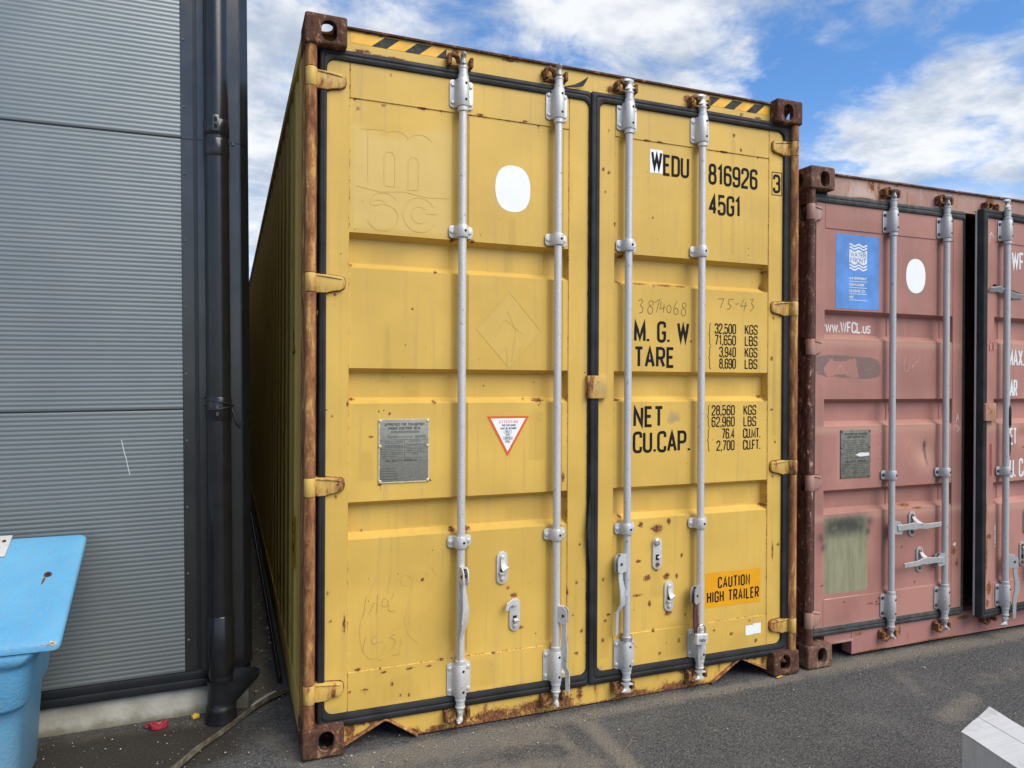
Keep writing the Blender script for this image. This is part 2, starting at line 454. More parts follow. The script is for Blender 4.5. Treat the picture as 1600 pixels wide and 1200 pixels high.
class MB:
    def __init__(self):
        self.V, self.F, self.M = [], [], []

    def add(self, vs, fs, mi=0):
        n = len(self.V)
        self.V += [tuple(v) for v in vs]
        self.F += [tuple(i + n for i in f) for f in fs]
        self.M += [mi] * len(fs)
        return self

    def add_bm(self, bm, mi=0):
        bm.verts.index_update()
        self.add([v.co[:] for v in bm.verts], [[v.index for v in f.verts] for f in bm.faces], mi)
        bm.free()
        return self

    def box(self, x0, x1, y0, y1, z0, z1, bev=0.0, seg=2, mi=0, rot=None):
        bm = bmesh.new()
        bmesh.ops.create_cube(bm, size=1)
        for v in bm.verts:
            v.co = Vector(((x0 + x1) / 2 + v.co.x * (x1 - x0), (y0 + y1) / 2 + v.co.y * (y1 - y0), (z0 + z1) / 2 + v.co.z * (z1 - z0)))
        if bev:
            bmesh.ops.bevel(bm, geom=bm.edges[:], offset=bev, segments=seg, affect='EDGES', profile=0.6)
        if rot is not None:
            c = Vector(((x0 + x1) / 2, (y0 + y1) / 2, (z0 + z1) / 2))
            for v in bm.verts:
                v.co = c + rot @ (v.co - c)
        return self.add_bm(bm, mi)

    def prism(self, poly, y0, y1, bev=0.0, mi=0, axis='y'):
        """polygon in (x,z) extruded along y (or (y,z) along x, (x,y) along z)"""
        bm = bmesh.new()
        f3 = {'y': lambda a, b, c: (a, c, b), 'x': lambda a, b, c: (c, a, b), 'z': lambda a, b, c: (a, b, c)}[axis]
        vs = [bm.verts.new(f3(a, b, y0)) for a, b in poly]
        f = bm.faces.new(vs)
        r = bmesh.ops.extrude_face_region(bm, geom=[f])
        d = Vector(f3(0, 0, y1 - y0))
        for g in r['geom']:
            if isinstance(g, bmesh.types.BMVert):
                g.co += d
        bmesh.ops.recalc_face_normals(bm, faces=bm.faces[:])
        if bev:
            bmesh.ops.bevel(bm, geom=bm.edges[:], offset=bev, segments=2, affect='EDGES', profile=0.6)
        return self.add_bm(bm, mi)

    def tube(self, pts, r, n=12, caps=True, mi=0):
        pts = [Vector(p) for p in pts]
        rs = r if hasattr(r, '__len__') else [r] * len(pts)
        vs, fs = [], []
        up = None
        for i, p in enumerate(pts):
            t = (pts[min(i + 1, len(pts) - 1)] - pts[max(i - 1, 0)]).normalized()
            if up is None:
                up = Vector((1, 0, 0)) if abs(t.x) < 0.9 else Vector((0, 1, 0))
            a = (up - t * up.dot(t)).normalized()
            up = a
            bb = t.cross(a)
            for k in range(n):
                an = 2 * math.pi * k / n
                vs.append(p + (a * math.cos(an) + bb * math.sin(an)) * rs[i])
        for i in range(len(pts) - 1):
            for k in range(n):
                k2 = (k + 1) % n
                fs.append((i * n + k, i * n + k2, (i + 1) * n + k2, (i + 1) * n + k))
        if caps:
            fs.append(tuple(range(n))[::-1])
            fs.append(tuple((len(pts) - 1) * n + k for k in range(n)))
        return self.add(vs, fs, mi)

    def cyl(self, p0, p1, r, n=12, mi=0):
        return self.tube([p0, p1], r, n, True, mi)

    def lever(self, pts, w, th, wide, mi=0, bev=0.0015):
        """flat bar swept through pts; w, th per point; wide = width direction"""
        pts = [Vector(p) for p in pts]
        wide = Vector(wide).normalized()
        ws = w if hasattr(w, '__len__') else [w] * len(pts)
        vs, fs = [], []
        for i, p in enumerate(pts):
            t = (pts[min(i + 1, len(pts) - 1)] - pts[max(i - 1, 0)]).normalized()
            a = (wide - t * wide.dot(t)).normalized()
            nrm = t.cross(a)
            h, q = ws[i] / 2, th / 2
            e = min(h, q) * 0.5
            for (u, s) in ((-h + e, -q), (h - e, -q), (h, -q + e), (h, q - e), (h - e, q), (-h + e, q), (-h, q - e), (-h, -q + e)):
                vs.append(p + a * u + nrm * s)
        n = 8
        for i in range(len(pts) - 1):
            for k in range(n):
                k2 = (k + 1) % n
                fs.append((i * n + k, i * n + k2, (i + 1) * n + k2, (i + 1) * n + k))
        fs.append(tuple(range(n))[::-1])
        fs.append(tuple((len(pts) - 1) * n + k for k in range(n)))
        return self.add(vs, fs, mi)

    def build(self, name, mat, parent=None, smooth=35, tag=None, kind=None, fix=True):
        me = bpy.data.meshes.new(name)
        root = parent
        while root is not None and root.parent is not None:
            root = root.parent
        off = OFF.get(root.name, Vector((0, 0, 0))) if root is not None else Vector((0, 0, 0))
        me.from_pydata(self.V if off.length == 0 else [(v[0] - off.x, v[1] - off.y, v[2] - off.z) for v in self.V], [], self.F)
        mats = mat if isinstance(mat, (list, tuple)) else [mat]
        for m in mats:
            me.materials.append(MATS[m])
        if len(mats) > 1:
            me.polygons.foreach_set('material_index', self.M)
        if fix:
            bm = bmesh.new()
            bm.from_mesh(me)
            bmesh.ops.recalc_face_normals(bm, faces=bm.faces[:])
            bm.to_mesh(me)
            bm.free()
        if smooth:
            me.polygons.foreach_set('use_smooth', [True] * len(me.polygons))
            me.set_sharp_from_angle(angle=rad(smooth))
        me.update()
        o = bpy.data.objects.new(name, me)
        COL.objects.link(o)
        o.parent = parent
        if tag:
            o['label'], o['category'] = tag[0], tag[1]
        if kind:
            o['kind'] = kind
        return o


def rotz(a):
    return Matrix.Rotation(a, 3, 'Z')


# ------------------------------------------------------------------ stroke lettering
def _mk():
    G = {}
    o = 0.5
    ring = lambda x0, y0, x1, y1, r=o: [('c', (x0, y0, r), (x1, y0, r), (x1, y1, r), (x0, y1, r))]
    G['0'] = (1, ring(0, 0, 1, 1))
    G['O'] = (1, ring(0, 0, 1, 1))
    G['1'] = (.55, [((.0, .80), (.75, 1.0), (.75, 0))])
    G['2'] = (1, [((0, .72), (0, 1, o), (1, 1, o), (1, .60, .25), (0, .12, .1), (0, 0), (1, 0))])
    G['3'] = (1, [((0, .76), (0, 1, o), (1, 1, o), (1, .53, .4), (.4, .53)), ((.4, .53), (1, .53, .4), (1, 0, o), (0, 0, o), (0, .24))])
    G['4'] = (1, [((.74, 0), (.74, 1), (0, .26), (1.05, .26))])
    G['5'] = (1, [((.95, 1), (.06, 1), (.02, .52), (.06, .62, .3), (1, .62, .5), (1, 0, o), (0, 0, o), (0, .22))])
    G['6'] = (1, [((.98, .78), (.98, 1, o), (0, 1, o), (0, 0, o), (1, 0, o), (1, .58, o), (0, .58, .35), (0, .4))])
    G['7'] = (1, [((0, 1), (1, 1), (.38, 0))])
    G['8'] = (1, ring(0, 0, 1, .54) + ring(.06, .54, .94, 1, .44))
    G['9'] = (1, [((.02, .22), (.02, 0, o), (1, 0, o), (1, 1, o), (0, 1, o), (0, .42, o), (1, .42, .35), (1, .6))])
    G['A'] = (1.1, [((0, 0), (.5, 1), (1, 0)), ((.2, .3), (.8, .3))])
    G['B'] = (1, [((0, 0), (0, 1), (.95, 1, .4), (.95, .54, .35), (0, .54)), ((.3, .54), (1, .54, .35), (1, 0, .4), (0, 0))])
    G['C'] = (1, [((1, .74), (1, 1, o), (0, 1, o), (0, 0, o), (1, 0, o), (1, .26))])
    G['D'] = (1, [('c', (0, 0), (1, 0, .5), (1, 1, .5), (0, 1))])
    G['E'] = (.85, [((1, 1), (0, 1), (0, 0), (1, 0)), ((0, .52), (.85, .52))])
    G['F'] = (.85, [((1, 1), (0, 1), (0, 0)), ((0, .5), (.85, .5))])
    G['G'] = (1, [((1, .74), (1, 1, o), (0, 1, o), (0, 0, o), (1, 0, o), (1, .46), (.55, .46))])
    G['H'] = (1, [((0, 0), (0, 1)), ((1, 0), (1, 1)), ((0, .52), (1, .52))])
    G['I'] = (.10, [((.5, 0), (.5, 1))])
    G['K'] = (1, [((0, 0), (0, 1)), ((1, 1), (0, .42)), ((.32, .6), (1.02, 0))])
    G['L'] = (.85, [((0, 1), (0, 0), (1, 0))])
    G['M'] = (1.35, [((0, 0), (0, 1), (.5, .12), (1, 1), (1, 0))])
    G['N'] = (1.05, [((0, 0), (0, 1), (1, 0), (1, 1))])
    G['P'] = (1, [((0, 0), (0, 1), (1, 1, .45), (1, .45, .45), (0, .45))])
    G['R'] = (1, [((0, 0), (0, 1), (1, 1, .45), (1, .47, .45), (0, .47)), ((.5, .47), (1, 0))])
    G['S'] = (1, [((1, .75), (1, 1, o), (0, 1, o), (0, .53, .45), (1, .47, .45), (1, 0, o), (0, 0, o), (0, .25))])
    G['T'] = (1, [((-.02, 1), (1.02, 1)), ((.5, 1), (.5, 0))])
    G['U'] = (1, [((0, 1), (0, 0, o), (1, 0, o), (1, 1))])
    G['V'] = (1.05, [((0, 1), (.5, 0), (1, 1))])
    G['W'] = (1.5, [((0, 1), (.25, 0), (.5, .95), (.75, 0), (1, 1))])
    G['Y'] = (1, [((0, 1), (.5, .45), (1, 1)), ((.5, .45), (.5, 0))])
    G['X'] = (1, [((0, 1), (1, 0)), ((0, 0), (1, 1))])
    G['.'] = (.12, [((.5, -.02), (.5, .10))])
    G[','] = (.12, [((.7, .10), (.3, -.14))])
    G['-'] = (.6, [((0, .5), (1, .5))])
    G[' '] = (.5, [])
    G['w'] = (1.4, [((0, .7), (.25, 0), (.5, .66), (.75, 0), (1, .7))])
    G['u'] = (.8, [((0, .7), (0, 0, .45), (1, 0, .45), (1, .7)), ((1, .3), (1, 0))])
    G['s'] = (.75, [((1, .54), (1, .7, .45), (0, .7, .45), (0, .37, .4), (1, .33, .4), (1, 0, .45), (0, 0, .45), (0, .16))])
    G['h'] = (.8, [((0, 0), (0, 1)), ((0, .4), (0, .7, .45), (1, .7, .45), (1, 0))])
    G['a'] = (.8, [((0, .7), (1, .7, .45), (1, 0)), ('c', (0, 0, .4), (1, 0, .2), (1, .42, .2), (0, .42, .4))])
    G['b'] = (.8, [((0, 0), (0, 1)), ('c', (0, 0, .2), (1, 0, .45), (1, .7, .45), (0, .7, .2))])
    return G


GLY = _mk()


def _round(pts, closed):
    out = []
    n = len(pts)
    for i, p in enumerate(pts):
        r = p[2]
        if r <= 0 or (not closed and i in (0, n - 1)):
            out.append((p[0], p[1]))
            continue
        a, b, c = Vector(pts[i - 1][:2]), Vector(p[:2]), Vector(pts[(i + 1) % n][:2])
        d1, d2 = (a - b), (c - b)
        rr = min(r, d1.length * 0.499, d2.length * 0.499)
        d1.normalize()
        d2.normalize()
        s, e = b + d1 * rr, b + d2 * rr
        for k in range(5):
            q = k / 4
            w = s * (1 - q) ** 2 + b * 2 * q * (1 - q) * 0.98 + e * q ** 2
            w = s * (1 - q) ** 2 + b * (2 * q * (1 - q)) + e * q ** 2
            out.append((w.x, w.y))
    return out


def ribbon(mb, pts, w, place, closed=False, mi=0, sub=0.03, lift=0.0):
    P = []
    n0 = len(pts)
    rng = n0 if closed else n0 - 1
    for i in range(rng):
        a, b = Vector(pts[i]), Vector(pts[(i + 1) % n0])
        k = max(1, int((b - a).length / sub))
        for j in range(k):
            P.append(a.lerp(b, j / k))
    if not closed:
        P.append(Vector(pts[-1]))
    Q = [P[0]]
    for p in P[1:]:
        if (p - Q[-1]).length > 1e-6:
            Q.append(p)
    P = Q
    n = len(P)
    if n < 2:
        return
    vs, fs = [], []
    for i, p in enumerate(P):
        a = P[i - 1] if (i > 0 or closed) else None
        b = P[(i + 1) % n] if (i < n - 1 or closed) else None
        d1 = (p - a).normalized() if a is not None else (b - p).normalized()
        d2 = (b - p).normalized() if b is not None else d1
        n1, n2 = Vector((-d1.y, d1.x)), Vector((-d2.y, d2.x))
        m = n1 + n2
        if m.length < 1e-4:
            m = n1
        m.normalize()
        k = min(1 / max(0.3, m.dot(n1)), 2.2)
        for s in (1, -1):
            q = p + m * (s * k * w / 2)
            c3 = place(q.x, q.y)
            vs.append((c3[0], c3[1] - lift - 0.00022 * i / n, c3[2]))
    rng = n if closed else n - 1
    for i in range(rng):
        j = (i + 1) % n
        fs.append((2 * i, 2 * i + 1, 2 * j + 1, 2 * j))
    mb.add(vs, fs, mi)


def text(mb, s, x0, x1, z0, z1, w, place, mi=0, gap=0.5, gw=0.42, slant=0.0):
    """lettering fitted into x0..x1 (outer edges), z0..z1 cap height"""
    tot, items = 0.0, []
    for ch in s:
        a, st = GLY[ch]
        items.append((tot, a, st))
        tot += a + gap
    tot -= gap
    h = z1 - z0 - w
    sx = (x1 - x0 - w) / max(tot, 1e-6)
    for (t0, a, st) in items:
        for ks, stroke in enumerate(st):
            closed = stroke[0] == 'c'
            pp = stroke[1:] if closed else stroke
            pts = []
            for p in pp:
                X = x0 + w / 2 + sx * (t0 + p[0] * a)
                Z = z0 + w / 2 + p[1] * h
                pts.append((X + slant * p[1] * h, Z, (p[2] * sx if len(p) > 2 else 0)))
            ribbon(mb, _round(pts, closed), w, place, closed, mi, 0.03, 0.0003 * ks)


def poly(mb, pts, place, mi=0, sub=0):
    mb.add([place(*p) for p in pts], [tuple(range(len(pts)))], mi)


def quadgrid(mb, x0, x1, z0, z1, place, nx=1, nz=1, mi=0):
    vs = [place(x0 + (x1 - x0) * i / nx, z0 + (z1 - z0) * j / nz) for j in range(nz + 1) for i in range(nx + 1)]
    fs = [(j * (nx + 1) + i, j * (nx + 1) + i + 1, (j + 1) * (nx + 1) + i + 1, (j + 1) * (nx + 1) + i) for j in range(nz) for i in range(nx)]
    mb.add(vs, fs, mi)


# ------------------------------------------------------------------ height-field sheet with painted wear attributes
def lines(a, b, step, keys):
    n = max(2, int(round((b - a) / step)))
    base = list(np.linspace(a, b, n + 1))
    ks = sorted(k for k in keys if a <= k <= b)
    out = sorted(base + ks)
    res = [out[0]]
    kset = set(ks) | {a, b}
    for v in out[1:]:
        if v - res[-1] < 0.0012:
            if v in kset and res[-1] not in kset:
                res[-1] = v
            continue
        res.append(v)
    return np.array(res)


def sheet(name, parent, mat, xs, zs, prof, attrs, depth=0.05, smooth=28):
    X, Z = np.meshgrid(xs, zs)
    Y = prof(X, Z)
    nx, nz = len(xs), len(zs)
    V = np.stack([X.ravel(), Y.ravel(), Z.ravel()], 1)
    idx = np.arange(nx * nz).reshape(nz, nx)
    F = np.stack([idx[:-1, :-1].ravel(), idx[:-1, 1:].ravel(), idx[1:, 1:].ravel(), idx[1:, :-1].ravel()], 1)
    verts = [tuple(v) for v in V]
    faces = [tuple(f) for f in F.tolist()]
    # returns round the edge and a back
    rim = list(idx[0, :]) + list(idx[1:, -1]) + list(idx[-1, -2::-1]) + list(idx[-2:0:-1, 0])
    yb = float(Y.min()) + depth
    n0 = len(verts)
    for r in rim:
        v = verts[r]
        verts.append((v[0], yb, v[2]))
    m = len(rim)
    for i in range(m):
        j = (i + 1) % m
        faces.append((int(rim[i]), n0 + i, n0 + j, int(rim[j])))
    faces.append(tuple(n0 + i for i in range(m))[::-1])
    me = bpy.data.meshes.new(name)
    me.from_pydata(verts, [], faces)
    me.materials.append(MATS[mat])
    for k, fn in attrs.items():
        a = me.attributes.new(k, 'FLOAT', 'POINT')
        vals = np.zeros(len(verts))
        vals[:nx * nz] = np.clip(fn(X, Z), 0, 1).ravel()
        a.data.foreach_set('value', vals)
    me.polygons.foreach_set('use_smooth', [True] * len(me.polygons))
    me.set_sharp_from_angle(angle=rad(smooth))
    o = bpy.data.objects.new(name, me)
    COL.objects.link(o)
    o.parent = parent
    return o


def ramp(x, a, b):
    t = np.clip((x - a) / (b - a), 0, 1)
    return t


def blobs(lst, k=0.85):
    def f(X, Z):
        r = np.zeros_like(X)
        for (x, z, rx, rz, st) in lst:
            rx, rz = max(rx, .007), max(rz, .007)
            d = ((X - x) / (rx * k)) ** 2 + ((Z - z) / (rz * k)) ** 2
            r = np.maximum(r, np.exp(-d * 0.75) * 0.95)
            if st > 0:
                u = np.clip((z - Z) / st, 0, 1)
                s = np.exp(-((X - x) / (rx * 0.7)) ** 2) * (1 - u) ** 0.8 * 0.52 * (Z < z) * (Z > z - st)
                r = np.maximum(r, s)
        return r
    return f


def door_profile(yf, px0, px1, pz0, pz1, grooves, chans, dents=()):
    def f(X, Z):
        X = np.asarray(X, float)
        Z = np.asarray(Z, float)
        inp = (X > px0) & (X < px1) & (Z > pz0) & (Z < pz1)
        y = np.where(inp, 0.004, 0.0)
        g = np.zeros_like(X)
        for (zt, zti, zbi, zb) in grooves:
            g = np.maximum(g, np.minimum(ramp(Z, zt, zti), ramp(Z, zb, zbi)))
        c = np.zeros_like(X)
        for xc in chans:
            d = np.abs(X - xc)
            c = np.maximum(c, 1 - ramp(d, 0.028, 0.040))
        ez = np.minimum(ramp(Z, pz0 + .004, pz0 + .02), ramp(Z, pz1 - .004, pz1 - .02))
        y = y + np.where(inp, g * 0.041 + c * (0.008 + 0.006 * g) * ez, 0)
        # weld seams round the panel
        sx = np.minimum(np.abs(X - px0), np.abs(X - px1))
        sz = np.minimum(np.abs(Z - pz0), np.abs(Z - pz1))
        inx = (X > px0 - .002) & (X < px1 + .002)
        y = np.where((sz < 0.0011) & inx, y + 0.004, y)
        y = np.where((sx < 0.0011), y + 0.003, y)
        for (dx, dz, r, h) in dents:
            y = y + h * np.exp(-(((X - dx) / r) ** 2 + ((Z - dz) / r) ** 2))
        return yf + y
    return f


def door_lines(x0, x1, z0, z1, px0, px1, pz0, pz1, grooves, chans, step):
    kx, kz = [], []
    for p in (px0, px1):
        kx += [p - .0025, p, p + .0025]
    for p in (pz0, pz1):
        kz += [p - .0025, p, p + .0025]
    for xc in chans:
        kx += [xc - .040, xc - .028, xc + .028, xc + .040]
    for g in grooves:
        kz += list(g)
    return lines(x0, x1, step, kx), lines(z0, z1, step, kz)


def rr_loop(x0, x1, z0, z1, r, k=7):
    pts = []
    for (cx, cz, a0) in ((x1 - r, z1 - r, 0), (x0 + r, z1 - r, 90), (x0 + r, z0 + r, 180), (x1 - r, z0 + r, 270)):
        for i in range(k):
            a = rad(a0 + 90 * i / (k - 1))
            pts.append((cx + r * math.cos(a), cz + r * math.sin(a)))
    return pts


def gasket(parent, outer, inner, yf, mat='rubber', r_in=0.035, proud=0.012, wob=0.0):
    lo = rr_loop(*outer, 0.008)
    li = rr_loop(*inner, r_in)
    pr = [(0.0, 0.03), (0.02, -proud * .5), (0.10, -proud * .8), (0.30, -proud), (0.46, -proud * .97), (0.5, -proud * .80), (0.54, -proud * .97), (0.72, -proud), (0.93, -proud * .7), (1.0, 0.004)]
    vs, fs = [], []
    n = len(lo)
    # subdivide long sides
    def dense(l):
        out = []
        for i in range(len(l)):
            a, b = l[i], l[(i + 1) % len(l)]
            k = 24 if i % 7 == 6 else 1
            for j in range(k):
                out.append((a[0] + (b[0] - a[0]) * j / k, a[1] + (b[1] - a[1]) * j / k))
        return out
    lo, li = dense(lo), dense(li)
    n = len(lo)
    rnd = random.Random(int(abs(outer[0]) * 1000) + 3)
    ws = [rnd.uniform(-1, 1) * wob for _ in range(n)]
    for (t, y) in pr:
        for i in range(n):
            vs.append((lo[i][0] * (1 - t) + li[i][0] * t + ws[i], yf + y, lo[i][1] * (1 - t) + li[i][1] * t + ws[i]))
    for a in range(len(pr) - 1):
        for i in range(n):
            j = (i + 1) % n
            fs.append((a * n + i, a * n + j, (a + 1) * n + j, (a + 1) * n + i))
    return MB().add(vs, fs).build('gasket', mat, parent, 50, fix=True)


# ------------------------------------------------------------------ container building blocks
def casting_mesh():
    """hollow corner casting, outer corner of the top-left-front one at the origin: x 0..162, y 0..178, z -118..0 mm"""
    def obj_of(mb):
        me = bpy.data.meshes.new('tmp')
        me.from_pydata(mb.V, [], mb.F)
        bm = bmesh.new()
        bm.from_mesh(me)
        bmesh.ops.recalc_face_normals(bm, faces=bm.faces[:])
        bm.to_mesh(me)
        bm.free()
        o = bpy.data.objects.new('tmp', me)
        COL.objects.link(o)
        return o

    def stad(cx, cz, w, h):
        pts = []
        r = w / 2 * 0.92
        for (sx, sz, a0) in ((1, 1, 0), (-1, 1, 90), (-1, -1, 180), (1, -1, 270)):
            for i in range(6):
                a = rad(a0 + 90 * i / 5)
                pts.append((cx + sx * (w / 2 - r) + r * math.cos(a), cz + sz * (h / 2 - r) + r * math.sin(a)))
        return pts
    base = obj_of(MB().box(0, .162, 0, .178, -.118, 0, 0.012, 3))
    cut = [obj_of(MB().box(.026, .140, .028, .16, -.098, -.026, 0)),
           obj_of(MB().prism(stad(.092, -.064, .060, .080), -.02, .05)),
           obj_of(MB().prism(stad(.089, -.064, .060, .080), -.02, .05, axis='x')),
           obj_of(MB().prism(stad(.085, .092, .066, .118), -.05, .02, axis='z'))]
    for c in cut:
        m = base.modifiers.new('b', 'BOOLEAN')
        m.operation = 'DIFFERENCE'
        m.solver = 'EXACT'
        m.object = c
    dg = bpy.context.evaluated_depsgraph_get()
    me = bpy.data.meshes.new_from_object(base.evaluated_get(dg))
    for o in [base] + cut:
        mm = o.data
        bpy.data.objects.remove(o)
        bpy.data.meshes.remove(mm)
    V = [v.co.copy() for v in me.vertices]
    F = [tuple(p.vertices) for p in me.polygons]
    bpy.data.meshes.remove(me)
    return V, F


CAST = casting_mesh()


def casting(parent, L, H, right, top, back, mat):
    V, F = CAST
    mb = MB()
    out = []
    for v in V:
        x = 2.438 - v.x if right else v.x
        y = L - v.y if back else v.y
        z = H + v.z if top else -v.z
        out.append((x, y, z))
    mb.add(out, F)
    return mb.build('corner_casting', mat, parent, 40)


def bolt(mb, x, y, z, r=0.009, h=0.006, n=10, mi=0):
    mb.tube([(x, y, z), (x, y - h * .6, z), (x, y - h, z)], [r, r, r * .6], n, True, mi)


def bracket(parent, x, yc, yf, z0, z1, mat, half=0.052, boltcol=0, wide=True, dark_bolts=False, holes=2):
    """bolted guide bracket: flat flanges with a half-round hump over the bar"""
    mb = MB()
    rz = min(0.014, (z1 - z0) * .3)
    pts = []
    for (cx, cz, a0) in ((x + half - rz, z1 - rz, 0), (x - half + rz, z1 - rz, 90), (x - half + rz, z0 + rz, 180), (x + half - rz, z0 + rz, 270)):
        for i in range(4):
            a = rad(a0 + 30 * i)
            pts.append((cx + rz * math.cos(a), cz + rz * math.sin(a)))
    mb.prism(pts, yf - .007, yf - .0008, 0.0012)
    # hump
    R = 0.0255
    sec = [(-.036, yf - .006), (-.030, yf - .010)] + [(-R * math.cos(rad(a)), yc - R * math.sin(rad(a))) for a in range(0, 181, 15)] + [(.030, yf - .010), (.036, yf - .006)]
    vs, fs = [], []
    for z in (z0 + .001, z0 + .004, z1 - .004, z1 - .001):
        e = 0.0015 if z in (z0 + .001, z1 - .001) else 0
        for (a, b) in sec:
            vs.append((x + a * (1 - e * 20), b + e, z))
    n = len(sec)
    for k in range(3):
        for i in range(n - 1):
            fs.append((k * n + i, k * n + i + 1, (k + 1) * n + i + 1, (k + 1) * n + i))
    fs.append(tuple(range(n))[::-1])
    fs.append(tuple(3 * n + i for i in range(n)))
    mb.add(vs, fs)
    zz = [(z0 + z1) / 2] if (z1 - z0) < .08 else [z0 + .022, z1 - .022]
    o = mb.build('bracket', mat, parent, 32)
    for sx in (-1, 1):
        for z in zz:
            b2 = MB()
            bolt(b2, x + sx * (half - .012), yf - .007, z, 0.009, 0.006)
            b2.build('bolt', 'bolt_dark' if dark_bolts else mat, parent, 30)
    for z in ([(z0 + z1) / 2] if holes == 1 else [z0 + .025, z1 - .025]):
        MB().tube([(x + .006, yc - R - .0006, z), (x + .006, yc - R + .004, z)], 0.0055, 10).build('weep_hole', 'hole_black', parent, 30)
    return o


def cam_shape(mb, x, y, z, up, turn, mi=0):
    """anti-rack cam on the end of a bar; up = +1 top end, -1 bottom end"""
    def P(a, b, c):
        q = rotz(turn) @ Vector((a, b, 0))
        return (x + q.x, y + q.y, z + up * c)
    prof = [(0.0185, 0), (0.0185, .028), (0.021, .030), (0.021, .036), (0.015, .040), (0.014, .048)]
    n = 14
    vs, fs = [], []
    rings = [(r, r, h, 0) for r, h in prof] + [(0.030, 0.013, .050, .004), (0.033, 0.014, .056, .006), (0.016, 0.011, .062, 0), (0.014, 0.011, .072, 0), (0.022, .012, .078, -.004), (0.034, 0.013, .083, -.008), (0.036, 0.012, .090, -.010), (0.020, .009, .094, -.004)]
    for (rx, ry, h, dx) in rings:
        for k in range(n):
            a = 2 * math.pi * k / n
            vs.append(P(rx * math.cos(a) + dx, ry * math.sin(a), h + (0.006 * math.cos(a) if rx > .028 else 0)))
    for i in range(len(rings) - 1):
        for k in range(n):
            k2 = (k + 1) % n
            fs.append((i * n + k, i * n + k2, (i + 1) * n + k2, (i + 1) * n + k))
    fs.append(tuple(range(n)))
    fs.append(tuple((len(rings) - 1) * n + k for k in range(n)))
    mb.add(vs, fs, mi)


def hub(parent, x, yc, z0, z1, turn, mat, reach=0.048, boltmat='bolt_dark'):
    """folded plate welded on the bar that carries the handle; turn = direction it points (deg, 0 = +x, -90 = out of the door)"""
    mb = MB()
    d = Vector((math.cos(turn), math.sin(turn), 0))
    s = Vector((-d.y, d.x, 0))
    c = Vector((x, yc, 0))
    th = 0.005
    for sg in (-1, 1):
        p0 = c + d * 0.012 + s * (sg * 0.0105)
        vs, fs = [], []
        outl = [(0, z0 + .006), (0, z1), (reach * .55, z1 + .002), (reach * .9, z1 - .010), (reach, z1 - .022), (reach, z0 + .012), (reach * .8, z0)]
        for k in (-th / 2, th / 2):
            for (u, z) in outl:
                q = p0 + d * u + s * k
                vs.append((q.x, q.y, z))
        n = len(outl)
        fs = [tuple(range(n)), tuple(range(2 * n - 1, n - 1, -1))] + [(i, (i + 1) % n, n + (i + 1) % n, n + i) for i in range(n)]
        mb.add(vs, fs)
    # bridge on top
    a = c + d * 0.012
    b = c + d * (0.012 + reach * .62)
    mb.lever([(a.x, a.y, z1 - .002), (b.x, b.y, z1)], 0.024, 0.005, s)
    o = mb.build('handle_hub', mat, parent, 30)
    bm_ = MB()
    q = c + d * (0.012 + reach * .62)
    zc = (z0 + z1) / 2
    bm_.cyl(q - s * 0.016 + Vector((0, 0, zc)), q + s * 0.016 + Vector((0, 0, zc)), 0.0065, 10)
    bm_.build('pivot', boltmat, parent, 30)
    return o, q, s, d


def keeper(parent, x, z0, z1, yf, mode, mat='galv_white', boltmat='galv_white', side=1):
    """stadium shaped handle latch plate with its two bolts and a catch"""
    w = 0.025
    zc, hh = (z0 + z1) / 2, (z1 - z0) / 2
    pts = []
    for k in range(13):
        a = rad(180 * k / 12)
        pts.append((x + w * math.cos(a), zc + hh - w + w * math.sin(a)))
    for k in range(13):
        a = rad(180 + 180 * k / 12)
        pts.append((x + w * math.cos(a), zc - hh + w + w * math.sin(a)))
    p = MB().prism(pts, yf - .008, yf - .0005, 0.002).build('handle_latch', mat, parent, 35)
    for (zb_, rb_) in ((z1 - w, .0105), (z0 + w, .0095)):
        b = MB()
        bolt(b, x, yf - .008, zb_, rb_, 0.009)
        b.build('bolt', boltmat, p, 30)
    MB().box(x - .009, x + .009, yf - .0090, yf - .006, zc - .030, zc - .004).build('slot', 'hole_black', p, 0)
    c = MB()
    if mode == 'down':            # catch folded down over the slot
        c.lever([(x, yf - .012, z1 - w + .002), (x + side * .001, yf - .014, zc + .022), (x + side * .003, yf - .020, zc + .006), (x + side * .009, yf - .026, zc - .002), (x + side * .011, yf - .024, zc - .010)], [.020, .022, .026, .034, .026], .006, (1, 0, 0))
        c.lever([(x - .004, yf - .012, zc - .018), (x - .004, yf - .026, zc - .024)], .022, .006, (1, 0, 0))
    elif mode == 'up':            # catch swung up and to the side
        c.lever([(x, yf - .013, z1 - w), (x - side * .018, yf - .02, z1 - w + .012), (x - side * .040, yf - .03, z1 - w + .004), (x - side * .046, yf - .03, z1 - w - .018)], [.024, .026, .024, .016], .006, (0, 0, 1))
        c.lever([(x + .002, yf - .010, zc - .018), (x + .004, yf - .026, zc - .026)], .022, .008, (1, 0, 0))
    elif mode == 'top':           # catch folded up over the top bolt
        c.lever([(x + .002, yf - .012, z1 - w - .006), (x - .010, yf - .020, z1 - w + .004), (x - .016, yf - .024, z1 - w + .016), (x - .006, yf - .020, z1 - w + .026)], [.016, .018, .016, .008], .006, (1, 0, .4))
        c.lever([(x + .003, yf - .010, zc - .016), (x + .008, yf - .020, zc - .020)], .016, .008, (1, 0, 0))
    else:                         # catch closed over a stowed handle
        c.lever([(x, yf - .012, z1 - w), (x + side * .006, yf - .02, zc + .025), (x + side * .012, yf - .04, zc + .010), (x + side * .04, yf - .046, zc - .004)], [.024, .026, .026, .022], .007, (1, 0, 0.2))
    c.build('catch', mat, p, 35)
    return p


